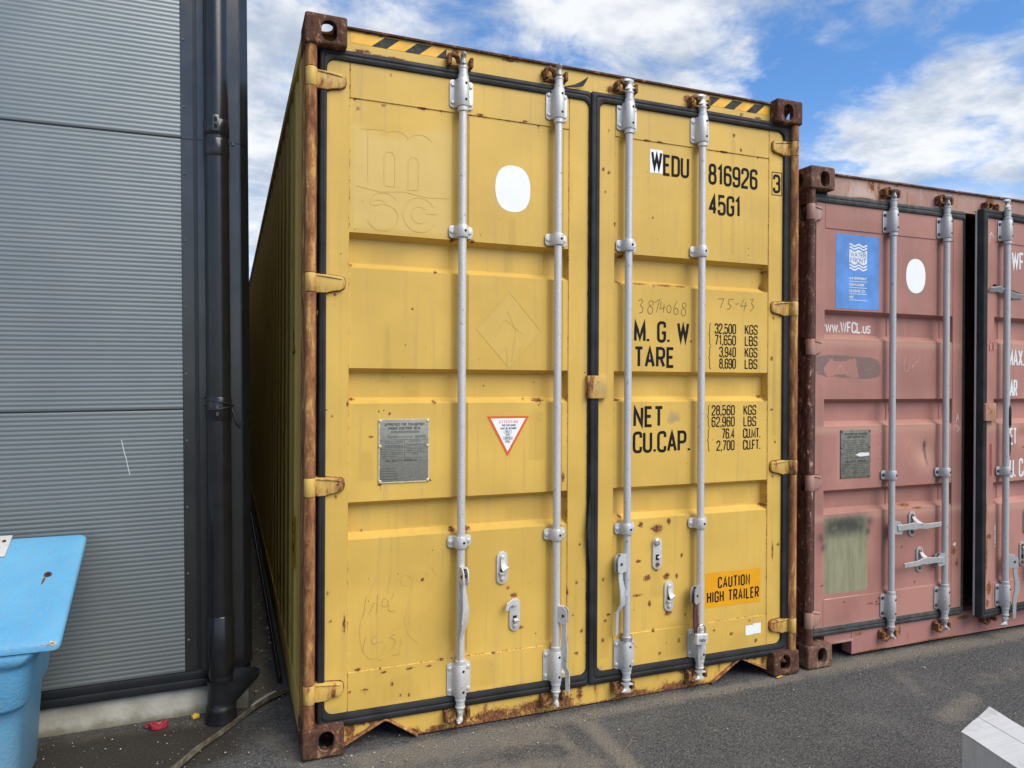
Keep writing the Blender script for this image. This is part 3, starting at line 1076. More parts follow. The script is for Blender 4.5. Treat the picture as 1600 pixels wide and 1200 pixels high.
def hinge(parent, x_pin, y_pin, zc, side, mat, x_end, yf, hgt=0.075):
    """hinge blade welded on the door, its knuckle on the post; side +1 = left post (blade to the right)"""
    s = side
    x0 = x_pin
    L = abs(x_end - x_pin)
    o = [(0, -hgt / 2), (L * .45, -hgt / 2), (L * .62, -hgt * .40), (L * .86, -hgt * .33), (L * .97, -hgt * .2), (L, 0.0), (L * .98, hgt * .30), (L * .90, hgt * .40), (L * .55, hgt * .46), (0, hgt * .5)]
    pts = [(x0 + s * a, zc + b) for a, b in o]
    mb = MB()
    mb.prism(pts, yf - .016, yf + .004, 0.005)
    zc_ = zc
    big = [(x0 + s * (a * 1.022 + (.001 if a > 0 else .02)), zc + b * 1.10) for a, b in o]
    mb.prism(big, yf - .0035, yf + .003, 0.001, 1)
    mb.tube([(x_pin, y_pin, zc - hgt / 2 + .001), (x_pin, y_pin, zc - hgt / 2 + .004), (x_pin, y_pin, zc + hgt / 2 - .004), (x_pin, y_pin, zc + hgt / 2 - .001)], [.0205, .0225, .0225, .0205], 16)
    # ridge along the top of the blade
    mb.lever([(x0 + s * .02, yf - .017, zc + hgt * .42), (x0 + s * L * .6, yf - .018, zc + hgt * .34), (x0 + s * L * .9, yf - .016, zc + hgt * .26)], .006, .006, (0, 0, 1))
    return mb.build('hinge', [mat, 'keeper_rust'] if 'yellow' in mat else [mat, 'red_casting'], parent, 38)


def post(parent, right, H, mat, z_lo=.118, hinge_z=(), hgt=0.075):
    X = (lambda a: 2.438 - a) if right else (lambda a: a)
    mb = MB()

    def bx(a0, a1, *r, **k):
        p, q = sorted((X(a0), X(a1)))
        mb.box(p, q, *r, **k)
    # round nosed outer bar split at the hinge knuckles
    cuts = sorted(hinge_z)
    z = z_lo - .002
    segs = []
    for h in cuts:
        segs.append((z, h - hgt / 2 - .0015))
        z = h + hgt / 2 + .0015
    segs.append((z, H - .116))
    for (a, b) in segs:
        mb.tube([(X(.0275), .030, a), (X(.0275), .030, b)], .0215, 14)
        bx(.008, .046, .032, .085, a, b)
    bx(.004, .0595, .088, .172, z_lo - .002, H - .116, bev=.004)
    return mb.build('corner_post', mat, parent, 40)


def corrug_side(parent, x_out, sign, y0, y1, z0, z1, mat, flat=0.36):
    """trapezoid-corrugated side wall; sign +1: recess goes to +x"""
    sec = [(y0, 0), (flat, 0)]
    y = flat
    while y < y1 - .3:
        sec += [(y + .045, .036), (y + .115, .036), (y + .16, 0), (y + .278, 0)]
        y += .278
    sec.append((y1, 0))
    vs, fs = [], []
    for z in (z0, z1):
        for (yy, d) in sec:
            vs.append((x_out + sign * d, yy, z))
    n = len(sec)
    for i in range(n - 1):
        fs.append((i, i + 1, n + i + 1, n + i))
    vs2 = [(v[0] + sign * .0025, v[1], v[2]) for v in vs]
    mb = MB().add(vs, fs).add(vs2, [f[::-1] for f in fs])
    return mb.build('side_wall', mat, parent, 0, fix=False)


def shell(parent, L, H, m_side, m_frame, m_roof, m_cast):
    W = 2.438
    corrug_side(parent, .010, 1, .172, L - .17, .155, H - .07, m_side)
    corrug_side(parent, W - .010, -1, .172, L - .17, .155, H - .07, m_side)
    for x0, x1 in ((.002, .062), (W - .062, W - .002)):
        MB().box(x0, x1, .178, L - .178, H - .075, H - .018, .004).build('top_rail', m_side, parent)
        MB().box(x0 + .004, x1 - .004, .178, L - .178, .012, .158, .004).build('bottom_rail', m_side, parent)
    # roof sheet with shallow cross corrugations
    vs, fs = [], []
    ny = int((L - .3) / .07)
    for i in range(ny + 1):
        y = .10 + (L - .2) * i / ny
        z = H - .030 + (.012 if i % 4 in (1, 2) else 0)
        vs += [(.03, y, z), (W - .03, y, z)]
    for i in range(ny):
        fs.append((2 * i, 2 * i + 1, 2 * i + 3, 2 * i + 2))
    MB().add(vs, fs).build('roof', m_roof, parent, 0)
    MB().box(.06, W - .06, .13, L - .05, .12, .155).build('floor', 'plywood', parent, 0)
    MB().box(.06, W - .06, L - .06, L - .03, .012, H - .02).build('rear_wall', m_side, parent, 0)
    for right in (0, 1):
        for top in (0, 1):
            for back in (0, 1):
                casting(parent, L, H, right, top, back, m_cast)
    for right in (0, 1):
        x0, x1 = (W - .1, W - .004) if right else (.004, .1)
        MB().box(x0, x1, L - .16, L - .02, .118, H - .118, .004).build('rear_post', m_side, parent)


def keeper_u(parent, x, z, yf, up, mat):
    """rusty cam keeper welded on the header or sill"""
    mb = MB()
    s = up
    mb.box(x - .062, x - .046, yf - .040, yf - .001, z - .022, z + .022, .004)
    mb.box(x + .036, x + .050, yf - .034, yf - .001, z - .020, z + .020, .004)
    mb.tube([(x - .060, yf - .024, z + s * .012), (x - .040, yf - .036, z + s * .020), (x - .022, yf - .034, z + s * .010), (x - .012, yf - .016, z - s * .004)], [.011, .012, .011, .008], 10)
    mb.box(x - .058, x + .046, yf - .010, yf - .001, z - s * .020 - .007, z - s * .020 + .007, .003)
    return mb.build('cam_keeper', mat, parent, 38)


def lock_bar(root, x, zb, zt, yc, yf, mat, brackets, turn_t, turn_b, dark_bolts=False):
    mb = MB()
    mb.tube([(x, yc, zb), (x, yc, (zb + zt) / 2), (x, yc, zt)], .0172, 18)
    for z in (brackets[0][0] - .006, brackets[0][1] + .008, brackets[-1][0] - .010, brackets[-1][1] + .006):
        mb.tube([(x, yc, z - .011), (x, yc, z - .008), (x, yc, z + .008), (x, yc, z + .011)], [.0185, .0225, .0225, .0185], 16)
    cam_shape(mb, x, yc, zt, 1, turn_t)
    cam_shape(mb, x, yc, zb, -1, turn_b)
    bar = mb.build('locking_bar', mat, root, 38)
    for (a, b) in brackets:
        bracket(bar, x, yc, yf, a, b, mat, dark_bolts=dark_bolts, holes=1 if b - a < .08 else 2)
    return bar


def flatbox(place_y):
    return lambda x, z: (x, place_y, z)


# ------------------------------------------------------------------ ground
def ground():
    def axis(lo, hi, step, far):
        a = list(np.arange(lo, hi + 1e-6, step))
        d, v, w = step, hi, lo
        up, dn = [], []
        while v < far:
            d *= 1.45
            v += d
            up.append(v)
            w -= d
            dn.append(w)
        return np.array(dn[::-1] + a + up)
    xs = axis(-1.6, 5.2, .03, 900)
    ys = axis(-2.2, 1.2, .03, 900)
    X, Y = np.meshgrid(xs, ys)
    rng = np.random.RandomState(4)
    Z = np.zeros_like(X)
    for k in range(9):
        a, b, p, q = rng.uniform(-6, 6), rng.uniform(-6, 6), rng.uniform(0, 6), rng.uniform(0.3, 1)
        Z += 0.0011 * q * np.sin(a * X + b * Y + p)
    near = (np.abs(X - 1.5) < 5) & (np.abs(Y + .5) < 3)
    Z = np.where(near, Z - .004, -.004)
    nx, ny = len(xs), len(ys)
    V = np.stack([X.ravel(), Y.ravel(), Z.ravel()], 1)
    idx = np.arange(nx * ny).reshape(ny, nx)
    F = np.stack([idx[:-1, :-1].ravel(), idx[:-1, 1:].ravel(), idx[1:, 1:].ravel(), idx[1:, :-1].ravel()], 1)
    me = bpy.data.meshes.new('ground')
    me.from_pydata(V.tolist(), [], F.tolist())
    me.materials.append(MATS['asphalt'])

    def seg(p, q, r):
        ax, ay = p
        bx, by = q
        t = np.clip(((X - ax) * (bx - ax) + (Y - ay) * (by - ay)) / ((bx - ax) ** 2 + (by - ay) ** 2 + 1e-9), 0, 1)
        d2 = (X - ax - t * (bx - ax)) ** 2 + (Y - ay - t * (by - ay)) ** 2
        return np.exp(-d2 / r ** 2)
    S = np.zeros_like(X)
    for (p, q, r, w) in [((.2, -.03), (2.4, -.02), .06, .75), ((2.5, 0), (5, .0), .09, .75), ((1.06, .02), (1.19, -.10), .05, .75), ((1.19, -.10), (1.17, -.5), .055, .8), ((1.17, -.5), (1.25, -.8), .06, .6),
                         ((1.03, -.12), (1.02, -.40), .045, .6), ((.25, -.08), (.95, -.10), .13, .68), ((.25, -.27), (1.0, -.42), .17, .62), ((-.1, .25), (.05, -.05), .10, .5),
                         ((2.69, -.61), (3.0, -.50), .08, .6), ((2.8, -.41), (2.92, -.16), .07, .45), ((.62, -.3), (.66, -.6), .10, .5), ((-.14, .6), (-.10, 4.0), .08, .8), ((-1.4, .5), (-.3, .5), .05, .55), ((3.2, -.4), (3.9, -.3), .10, .4)]:
        S = np.maximum(S, w * seg(p, q, r))
    D = np.zeros_like(X)
    for (p, q, r, w) in [((-.9, .33), (-.42, .3), .26, 1.0), ((-.5, .15), (-.35, .0), .12, .6), ((-.25, .3), (-.05, .45), .10, .4)]:
        D = np.maximum(D, w * seg(p, q, r))
    for k, A in (('sand', S), ('dark', D)):
        a = me.attributes.new(k, 'FLOAT', 'POINT')
        a.data.foreach_set('value', A.ravel())
    me.polygons.foreach_set('use_smooth', [True] * len(me.polygons))
    o = bpy.data.objects.new('ground', me)
    COL.objects.link(o)
    o['kind'] = 'structure'

    # loose grit and pebbles, uncountable: one object
    mb = MB()
    rr = random.Random(11)

    def pebble(x, y, r):
        t = rr.uniform(0, 6.28)
        vs = []
        for (a, b, c) in ((1, 0, 0), (-.5, .87, 0), (-.5, -.87, 0), (0, 0, .8), (0.1, 0.05, -.5)):
            s = r * rr.uniform(.7, 1.25)
            vs.append((x + s * (a * math.cos(t) - b * math.sin(t)), y + s * (a * math.sin(t) + b * math.cos(t)), c * s + r * .35))
        mb.add(vs, [(0, 1, 3), (1, 2, 3), (2, 0, 3), (1, 0, 4), (2, 1, 4), (0, 2, 4)])
    for i in range(1150):
        u = rr.random()
        if u < .30:
            x, y, r = rr.uniform(.1, 5), -.02 - abs(rr.gauss(0, .05)), rr.uniform(.0015, .005)
        elif u < .55:
            x, y, r = rr.uniform(-1.2, .1), rr.uniform(-.1, .56), rr.uniform(.0015, .005)
        elif u < .72:
            x, y, r = rr.gauss(.8, .45), rr.gauss(-.2, .22), rr.uniform(.0015, .0055)
        elif u < .86:
            x, y, r = rr.uniform(-.15, -.02), rr.uniform(.6, 5), rr.uniform(.004, .012)
        else:
            x, y, r = rr.uniform(-1.5, 5), rr.uniform(-2, .0), rr.uniform(.0015, .0045)
        pebble(x, y, r)
    for i in range(60):
        pebble(rr.uniform(0.1, 4.5), -.01 - abs(rr.gauss(0, .07)), rr.uniform(.004, .008))
    for (cx, cz0) in ((.09, .05), (2.34, .05), (2.6, .06)):
        for i in range(40):
            pebble(cx + rr.gauss(0, .018), cz0 + rr.gauss(.01, .02), rr.uniform(.004, .010))
    g = mb.build('loose_gravel', 'stone', None, 0)
    g['label'] = 'pale grit and pebbles scattered over the asphalt along the containers'
    g['category'] = 'gravel'
    g['kind'] = 'stuff'


ground()

# ------------------------------------------------------------------ yellow container
RUST_L = [(0.44, 1.772, 0.008, 0.008, 0.0), (0.609, 2.068, 0.017, 0.011, 0.0), (0.697, 2.069, 0.014, 0.011, 0.0), (0.535, 1.928, 0.01, 0.008, 0.021), (0.185, 1.938, 0.016, 0.008, 0.0), (0.193, 1.397, 0.021, 0.008, 0.0), (0.175, 1.379, 0.008, 0.014, 0.0), (0.534, 1.385, 0.014, 0.01, 0.052), (1.01, 1.391, 0.039, 0.011, 0.168), (0.943, 1.394, 0.012, 0.006, 0.0), (0.27, 1.246, 0.013, 0.005, 0.024), (0.301, 1.35, 0.005, 0.005, 0.0), (0.346, 1.339, 0.005, 0.01, 0.0), (0.514, 1.059, 0.011, 0.01, 0.039), (0.308, 1.05, 0.013, 0.005, 0.057), (0.239, 0.86, 0.008, 0.005, 0.016), (0.618, 0.843, 0.02, 0.016, 0.0), (0.683, 0.844, 0.021, 0.013, 0.0), (0.101, 0.628, 0.005, 0.013, 0.016), (0.111, 0.517, 0.008, 0.01, 0.036), (0.164, 0.498, 0.008, 0.053, 0.0), (0.249, 0.222, 0.023, 0.005, 0.047), (0.188, 0.223, 0.01, 0.005, 0.026), (0.359, 0.231, 0.008, 0.016, 0.052), (0.431, 0.176, 0.008, 0.011, 0.0), (0.394, 0.179, 0.008, 0.008, 0.0), (0.221, 0.308, 0.018, 0.007, 0.0), (0.327, 0.283, 0.016, 0.005, 0.0), (0.433, 0.284, 0.022, 0.008, 0.0), (0.515, 0.283, 0.017, 0.005, 0.0), (0.57, 0.303, 0.017, 0.006, 0.0), (0.09, 1.357, 0.008, 0.008, 0.0), (0.113, 1.331, 0.005, 0.007, 0.0), (0.486, 0.647, 0.011, 0.01, 0.0), (0.896, 0.539, 0.021, 0.014, 0.0), (0.93, 0.395, 0.015, 0.011, 0.0), (0.866, 0.575, 0.012, 0.011, 0.0), (0.342, 2.719, 0.005, 0.008, 0.0), (0.213, 2.565, 0.013, 0.005, 0.0), (0.316, 2.592, 0.016, 0.005, 0.0), (0.476, 2.602, 0.028, 0.005, 0.0), (0.729, 2.61, 0.028, 0.005, 0.0), (0.936, 2.611, 0.018, 0.006, 0.0), (1.131, 1.046, 0.01, 0.028, 0.0), (1.213, 0.738, 0.01, 0.008, 0.0), (1.198, 0.566, 0.01, 0.012, 0.0), (1.225, 0.345, 0.01, 0.014, 0.0), (1.182, 0.423, 0.006, 0.009, 0.0), (1.153, 0.527, 0.006, 0.027, 0.0), (1.151, 0.311, 0.006, 0.024, 0.0), (1.199, 0.247, 0.014, 0.009, 0.018), (.20, 2.600, .007, .006, .11), (.56, 2.600, .007, .006, .09), (1.0, 2.600, .007, .006, .13), (.125, 1.815, .010, .010, .12), (.13, 1.01, .010, .008, .10), (.66, 2.055, .012, .008, .10), (.31, .300, .008, .006, .08), (.80, .300, .008, .006, .10), (1.08, .77, .010, .008, .12), (.64, .77, .012, .008, .14)]
RUST_R = [(1.621, 0.78, 0.041, 0.026, 0.064), (1.57, 0.551, 0.024, 0.021, 0.0), (1.676, 0.55, 0.024, 0.018, 0.0), (1.584, 0.429, 0.014, 0.018, 0.03), (1.684, 0.372, 0.029, 0.015, 0.03), (1.521, 0.634, 0.02, 0.009, 0.0), (1.688, 0.809, 0.014, 0.019, 0.019), (1.533, 0.804, 0.018, 0.015, 0.0), (1.733, 0.545, 0.011, 0.018, 0.0), (1.761, 0.641, 0.011, 0.013, 0.0), (1.522, 1.935, 0.079, 0.006, 0.018), (1.663, 1.933, 0.075, 0.009, 0.0), (1.75, 1.932, 0.043, 0.006, 0.0), (1.413, 1.937, 0.027, 0.009, 0.03), (2.05, 2.693, 0.011, 0.013, 0.192), (1.41, 1.389, 0.027, 0.008, 0.0), (1.416, 1.434, 0.01, 0.009, 0.0), (2.241, 1.402, 0.02, 0.01, 0.0), (2.252, 1.951, 0.013, 0.032, 0.0), (2.26, 2.032, 0.012, 0.01, 0.0), (2.257, 0.852, 0.016, 0.01, 0.0), (1.335, 0.567, 0.01, 0.011, 0.028), (1.362, 0.402, 0.014, 0.008, 0.0), (1.346, 0.375, 0.014, 0.009, 0.0), (1.333, 0.288, 0.01, 0.015, 0.0), (1.603, 0.3, 0.01, 0.012, 0.0), (1.639, 0.189, 0.011, 0.012, 0.0), (1.746, 0.236, 0.011, 0.015, 0.0), (1.782, 0.355, 0.007, 0.012, 0.0), (1.949, 0.258, 0.011, 0.01, 0.0), (2.053, 0.23, 0.015, 0.01, 0.0), (2.202, 0.179, 0.012, 0.013, 0.0), (2.162, 0.281, 0.011, 0.006, 0.0), (1.59, 2.248, 0.007, 0.009, 0.0), (1.385, 2.201, 0.01, 0.012, 0.0), (1.353, 2.433, 0.01, 0.012, 0.024), (1.334, 2.343, 0.006, 0.009, 0.0), (1.323, 2.444, 0.01, 0.014, 0.0), (1.349, 2.623, 0.006, 0.009, 0.0), (2.315, 1.174, 0.008, 0.013, 0.0), (2.291, 1.596, 0.013, 0.016, 0.0), (2.339, 0.652, 0.013, 0.01, 0.0), (2.293, 1.337, 0.013, 0.01, 0.0), (2.303, 0.622, 0.008, 0.064, 0.0), (1.427, 0.885, 0.014, 0.009, 0.0), (1.437, 0.846, 0.014, 0.012, 0.0), (1.419, 2.085, 0.017, 0.012, 0.0), (1.436, 2.057, 0.02, 0.015, 0.0), (1.824, 2.092, 0.019, 0.012, 0.0), (1.515, 0.475, 0.041, 0.004, 0.0), (2.093, 2.625, 0.008, 0.013, 0.0), (1.623, 2.606, 0.027, 0.005, 0.0), (1.553, 2.606, 0.027, 0.005, 0.0), (1.989, 2.604, 0.038, 0.005, 0.0), (1.46, 2.602, .007, .006, .12), (1.95, 2.602, .007, .006, .17), (2.20, 2.602, .007, .006, .10), (1.60, 1.93, .010, .006, .10), (2.255, 1.385, .010, .010, .14), (2.30, 1.80, .010, .010, .12), (2.30, 1.00, .010, .010, .12), (1.44, .77, .012, .008, .14), (1.84, .77, .012, .008, .12), (1.62, .58, .010, .006, .12), (1.69, .38, .010, .006, .10)]
GRV_Y = [(2.068, 2.050, 1.950, 1.926), (1.523, 1.505, 1.404, 1.380), (0.984, 0.966, 0.856, 0.832)]


def yellow_container():
    H, L, W = 2.896, 12.192, 2.438
    R = thing('shipping_container', 'tall weathered yellow high-cube shipping container with rusty corners and closed doors', 'container', (0, 0, 0))
    shell(R, L, H, 'yellow_side', 'yellow_frame', 'yellow_side', 'casting_rust')
    YF = 0.050                 # door face
    YH = 0.055                 # header and sill face
    YC = 0.022                 # bar axis
    # ---- header
    hz = lambda X, Z: np.full_like(X, YH)
    hr = [(.215, 2.795, .03, .012, 0), (.245, 2.80, .02, .012, 0), (.29, 2.79, .04, .006, 0), (.36, 2.792, .06, .006, 0), (1.03, 2.83, .03, .03, .03), (.62, 2.86, .02, .02, .03), (1.36, 2.815, .03, .02, .0), (1.78, 2.835, .03, .025, .02), (2.20, 2.80, .03, .008, 0), (2.1, 2.80, .01, .02, 0), (.25, 2.87, .012, .01, .06), (.30, 2.87, .012, .01, .06), (2.23, 2.87, .014, .01, .06), (.86, 2.868, .06, .004, .02)]
    sheet('header', R, 'yellow_frame' if False else 'yellow_paint', lines(.163, W - .163, .012, []), lines(2.776, 2.874, .008, []), hz, {'rust': blobs(hr)}, .07)
    MB().box(.163, W - .163, YH - .012, .16, 2.8745, 2.884, .002).build('header_lip', 'casting_rust', R)
    # ---- sill with the two raised notches
    sp = [(.163, .093), (W - .163, .093), (W - .163, .030), (2.262, .030), (2.12, .098), (2.105, .104), (2.09, .098), (1.935, .004), (.462, .004), (.345, .090), (.330, .096), (.315, .090), (.163, .018)]
    vs, fs = [], []
    xs = lines(.163, W - .163, .014, [.315, .330, .345, .462, 1.935, 2.09, 2.105, 2.12, 2.262])
    low = lambda x: np.interp(x, [.163, .315, .330, .345, .462, 1.935, 2.09, 2.105, 2.12, 2.262, W - .163], [.018, .088, .093, .088, .004, .004, .098, .103, .098, .030, .030])
    nz = 7
    zt = .118
    for y in (YH, YH + .006, .125):
        for i in range(nz + 1):
            for x in xs:
                a = float(low(x))
                vs.append((x, y, a + (zt - a) * i / nz))
    nx = len(xs)
    blk = nx * (nz + 1)
    for i in range(nz):
        for j in range(nx - 1):
            a = i * nx + j
            fs.append((a, a + 1, a + nx + 1, a + nx))
    for j in range(nx - 1):        # underside lip
        fs.append((j, 2 * blk + j, 2 * blk + j + 1, j + 1))
    mb = MB().add(vs, fs)
    o = mb.build('sill', 'yellow_frame', R, 30, fix=False)
    a = o.data.attributes.new('rust', 'FLOAT', 'POINT')
    pat = blobs([(.66, .03, .05, .03, 0), (.80, .03, .14, .035, 0), (1.0, .04, .12, .03, 0), (1.15, .03, .05, .05, 0), (1.22, .07, .02, .06, 0), (1.75, .02, .16, .025, 0), (1.50, .02, .12, .02, 0), (1.79, .085, .06, .02, .03), (.9, .02, .05, .03, 0), (.45, .02, .04, .02, 0), (.19, .07, .03, .04, 0), (.24, .09, .03, .012, .03), (.28, .085, .02, .02, 0), (2.2, .10, .02, .03, .04), (2.25, .07, .02, .03, 0), (.55, .02, .05, .012, 0), (.6, .07, .01, .02, .04), (.335, .10, .08, .012, 0), (2.1, .11, .06, .01, 0)])
    vv = np.array(mb.V)
    val = np.maximum(pat(vv[:, 0], vv[:, 2]), np.clip(1 - (vv[:, 2] - low(vv[:, 0])) / .012, 0, 1) * .75)
    a.data.foreach_set('value', val)
    # rolled edge under the notches
    for pts in ([(.166, .016), (.315, .087), (.330, .092), (.345, .087), (.465, .006)], [(1.932, .006), (2.09, .097), (2.105, .102), (2.12, .097), (2.262, .030)]):
        MB().lever([(x, .048, z) for x, z in pts], .020, .008, (0, 1, 0)).build('notch_edge', 'post_rust', R)
    MB().box(.164, .0 + .164 + .004, .05, .12, .03, .118).build('sill_end', 'casting_rust', R, 0)
    HZL = (2.655, 1.855, 1.055, .245)
    HZR = (2.662, 1.850, 1.045, .240)
    post(R, False, H, 'post_rust', .118, HZL)
    post(R, True, H, 'post_rust', .118, HZR)
    MB().box(.0605, W - .0605, .13, .17, 2.78, 2.87).build('header_beam', 'yellow_frame', R, 0)
    # ---- doors
    P = {}
    for nm, x0, x1, px0, px1, ch, rl in (('left_door', .089, 1.247, .179, 1.150, (.643, 1.085), RUST_L), ('right_door', 1.300, 2.354, 1.385, 2.267, (1.442, 1.845), RUST_R)):
        z0, z1 = .140, 2.748
        pr = door_profile(YF, px0, px1, .302, 2.603, GRV_Y, ch)
        xs, zs = door_lines(x0, x1, z0, z1, px0, px1, .302, 2.603, GRV_Y, ch, .0085)
        bl = blobs(rl)

        def rust(X, Z, bl=bl, x1=x1, px0=px0, px1=px1, left=(nm == 'left_door')):
            r = bl(X, Z)
            n = 0.5 + 0.5 * np.sin(Z * 9 + 3 * np.sin(Z * 23)) * np.sin(Z * 41)
            sx = np.minimum(np.abs(X - px0), np.abs(X - px1))
            r = np.maximum(r, np.exp(-(sx / .004) ** 2) * (0.30 + .28 * n))
            sz = np.minimum(np.abs(Z - .302), np.abs(Z - 2.603))
            nx_ = 0.5 + 0.5 * np.sin(X * 13 + 3 * np.sin(X * 31)) * np.sin(X * 53)
            r = np.maximum(r, np.exp(-(sz / .0045) ** 2) * (.28 + .34 * nx_) * (X > px0) * (X < px1))
            if left:
                r = np.maximum(r, np.exp(-((X - x1) / .006) ** 2) * (.35 + .4 * n) * (Z < 2.62))
            r = np.maximum(r, np.exp(-((Z - .145) / .012) ** 2) * (.2 + .35 * nx_))
            return r

        def fade(X, Z, left=(nm == 'left_door')):
            if not left:
                return np.zeros_like(X)
            m = ramp(X, .183, .20) * (1 - ramp(X, .60, .63)) * ramp(Z, 2.075, 2.10) * (1 - ramp(Z, 2.48 + .03 * np.sin(X * 14), 2.51 + .03 * np.sin(X * 14)))
            d = np.abs(X - .868) / .152 + np.abs(Z - 1.695) / .165
            return np.maximum(m * .9, (1 - ramp(d, .95, 1.0)) * .28)

        def grime(X, Z, left=(nm == 'left_door')):
            g = np.zeros_like(X)
            for (cx, cz, rx, rz) in ((1.72, 1.312, .045, .035), (1.70, 1.30, .03, .03)) if not left else ():
                g = np.maximum(g, .62 * np.exp(-(((X - cx) / rx) ** 4 + ((Z - cz) / rz) ** 4)))
            if not left:
                g = np.maximum(g, .6 * np.exp(-((X - 1.32) / .03) ** 2 - ((Z - .16) / .03) ** 2))
            else:
                g = np.maximum(g, .55 * np.exp(-((X - .12) / .05) ** 2 - ((Z - .16) / .03) ** 2))
            return g
        sts = [(.335, 1.46, 1.72, .030, .010), (.44, 1.40, 1.50, .05, .05), (.25, 1.06, 1.20, .05, .03), (.88, 1.95, 2.20, .03, .02), (.95, .86, .95, .10, .10), (.50, .86, .95, .12, .12), (.34, 1.95, 2.04, .09, .09), (1.0, 1.12, 1.36, .05, .04), (.75, .16, .30, .10, .06), (.40, .15, .28, .12, .05)] if nm == 'left_door' else [(1.62, .45, .78, .05, .03), (1.70, 1.40, 1.50, .08, .08), (2.05, 1.40, 1.50, .10, .10), (1.55, .86, .95, .09, .09), (2.05, 2.1, 2.68, .018, .014), (2.1, .86, .95, .1, .1), (1.72, .16, .34, .12, .05), (1.34, .2, .6, .03, .03), (2.1, .15, .25, .10, .05), (2.31, 1.2, 1.75, .02, .015)]

        def stain(X, Z, sts=sts):
            r = np.zeros_like(X)
            for (cx, za, zb_, wb, wt) in sts:
                u = np.clip((Z - za) / (zb_ - za), 0, 1)
                w = wb + (wt - wb) * u
                r = np.maximum(r, .62 * np.exp(-((X - cx) / w) ** 4) * ramp(Z, za - .01, za + .01) * (1 - ramp(Z, zb_ - .03, zb_ + .02)))
            return r
        d = sheet(nm, R, 'yellow_paint', xs, zs, pr, {'rust': rust, 'fade': fade, 'grime': grime, 'stain': stain})
        P[nm] = (d, pr)
    DL, prL = P['left_door']
    DR, prR = P['right_door']
    gasket(DL, (.0605, 1.252, .092, 2.787), (.0905, 1.2475, .148, 2.742), YF)
    gasket(DR, (1.2555, 2.409, .094, 2.789), (1.302, 2.353, .150, 2.744), YF - .004)
    # torn end of the seal and its bulge
    MB().lever([(1.12, YF - .012, 2.785), (1.17, YF - .018, 2.795), (1.20, YF - .022, 2.806), (1.222, YF - .024, 2.830), (1.23, YF - .022, 2.842)], [.004, .014, .022, .010, .002], .004, (0.2, 0, 1)).build('torn_seal_strip', 'rubber', DL)
    MB().lever([(1.256, YF - .014, .95), (1.250, YF - .022, .86), (1.246, YF - .026, .80), (1.254, YF - .020, .70), (1.262, YF - .014, .60)], [.004, .014, .020, .014, .004], .006, (1, 0, 0)).build('loose_seal_strip', 'rubber', DR)
    for z in HZL:
        hinge(DL, .0275, .030, z, 1, 'yellow_hinge', .162, YF)
    for z in HZR:
        hinge(DR, W - .0275, .030, z, -1, 'yellow_hinge', 2.281, YF)
    lp = MB().box(1.238, 1.337, .026, YF + .002, 1.397, 1.501, .006).build('overlap_plate', 'yellow_hinge', DR)
    atr = lp.data.attributes.new('grime', 'FLOAT', 'POINT')
    atr.data.foreach_set('value', [.45] * len(lp.data.vertices))
    # ---- locking bars
    top = (2.628, 2.752)
    mids = [(2.075, 2.127), (.772, .822)]
    low_ = (.148, .285)
    spec = [(.643, 'galv_white', 2.752, 1.35, 1.1, (.640, .700), rad(-82)), (1.085, 'galv_white', 2.775, 1.2, 1.3, (.412, .484), rad(-60)), (1.442, 'galv_blue', 2.768, .25, .05, (.600, .682), rad(193)), (1.845, 'galv_white', 2.757, .2, .1, (.418, .500), rad(200))]
    bars = []
    for i, (x, m, ztop, tt, tb, hz_, ang) in enumerate(spec):
        b = lock_bar(R, x, .138, ztop, YC, YF, m, [low_] + [mids[1], mids[0]] + [(2.632 if i in (1, 2) else 2.622, ztop - .012)], tt, tb)
        bars.append(b)
        keeper_u(R, x - .004, 2.815 + (.012 if i in (1, 2) else 0), YH, 1, 'keeper_rust')
        keeper_u(R, x - .004, .070, YH, -1, 'keeper_rust')
    # handles hanging from their hubs
    o, q, s, d = hub(bars[0], .643, YC, .626, .696, rad(-84), 'galv_white', .044)
    MB().lever([(q.x, q.y, .665), (q.x, q.y, .60), (q.x + .004, q.y - .008, .53), (q.x - .002, q.y - .010, .47), (q.x - .006, q.y + .012, .425), (q.x - .008, q.y + .024, .39), (q.x - .008, q.y + .026, .300)], [.020, .022, .040, .044, .026, .020, .018], .008, (.8, .6, 0)).build('handle', 'galv_white', bars[0])
    o, q, s, d = hub(bars[1], 1.085, YC, .408, .484, rad(-50), 'galv_white', .044)
    MB().lever([(q.x, q.y, .45), (q.x, q.y, .36), (q.x + .004, q.y + .004, .30), (q.x + .002, q.y + .006, .22), (q.x + .022, q.y + .010, .19), (q.x + .024, q.y + .012, .10)], [.022, .024, .032, .030, .022, .020], .008, (.64, -.77, 0)).build('handle', 'galv_white', bars[1])
    o, q, s, d = hub(bars[2], 1.442, YC, .600, .684, rad(192), 'galv_blue', .052)
    MB().lever([(q.x, q.y - .004, .640), (q.x + .002, q.y - .006, .57), (q.x + .010, q.y - .012, .51), (q.x + .010, q.y - .012, .46), (q.x - .004, q.y - .002, .435), (q.x - .010, q.y + .004, .42), (q.x - .012, q.y + .006, .318)], [.028, .026, .034, .030, .022, .020, .018], .008, (1, .2, 0)).build('handle', 'galv_blue', bars[2])
    MB().prism([(q.x + .024, .525), (q.x + .036, .500), (q.x + .030, .492), (q.x + .020, .498)], q.y - .016, q.y - .008).build('handle_lug', 'galv_blue', bars[2], 0)
    o, q, s, d = hub(bars[3], 1.845, YC, .418, .500, rad(203), 'zinc', .052)
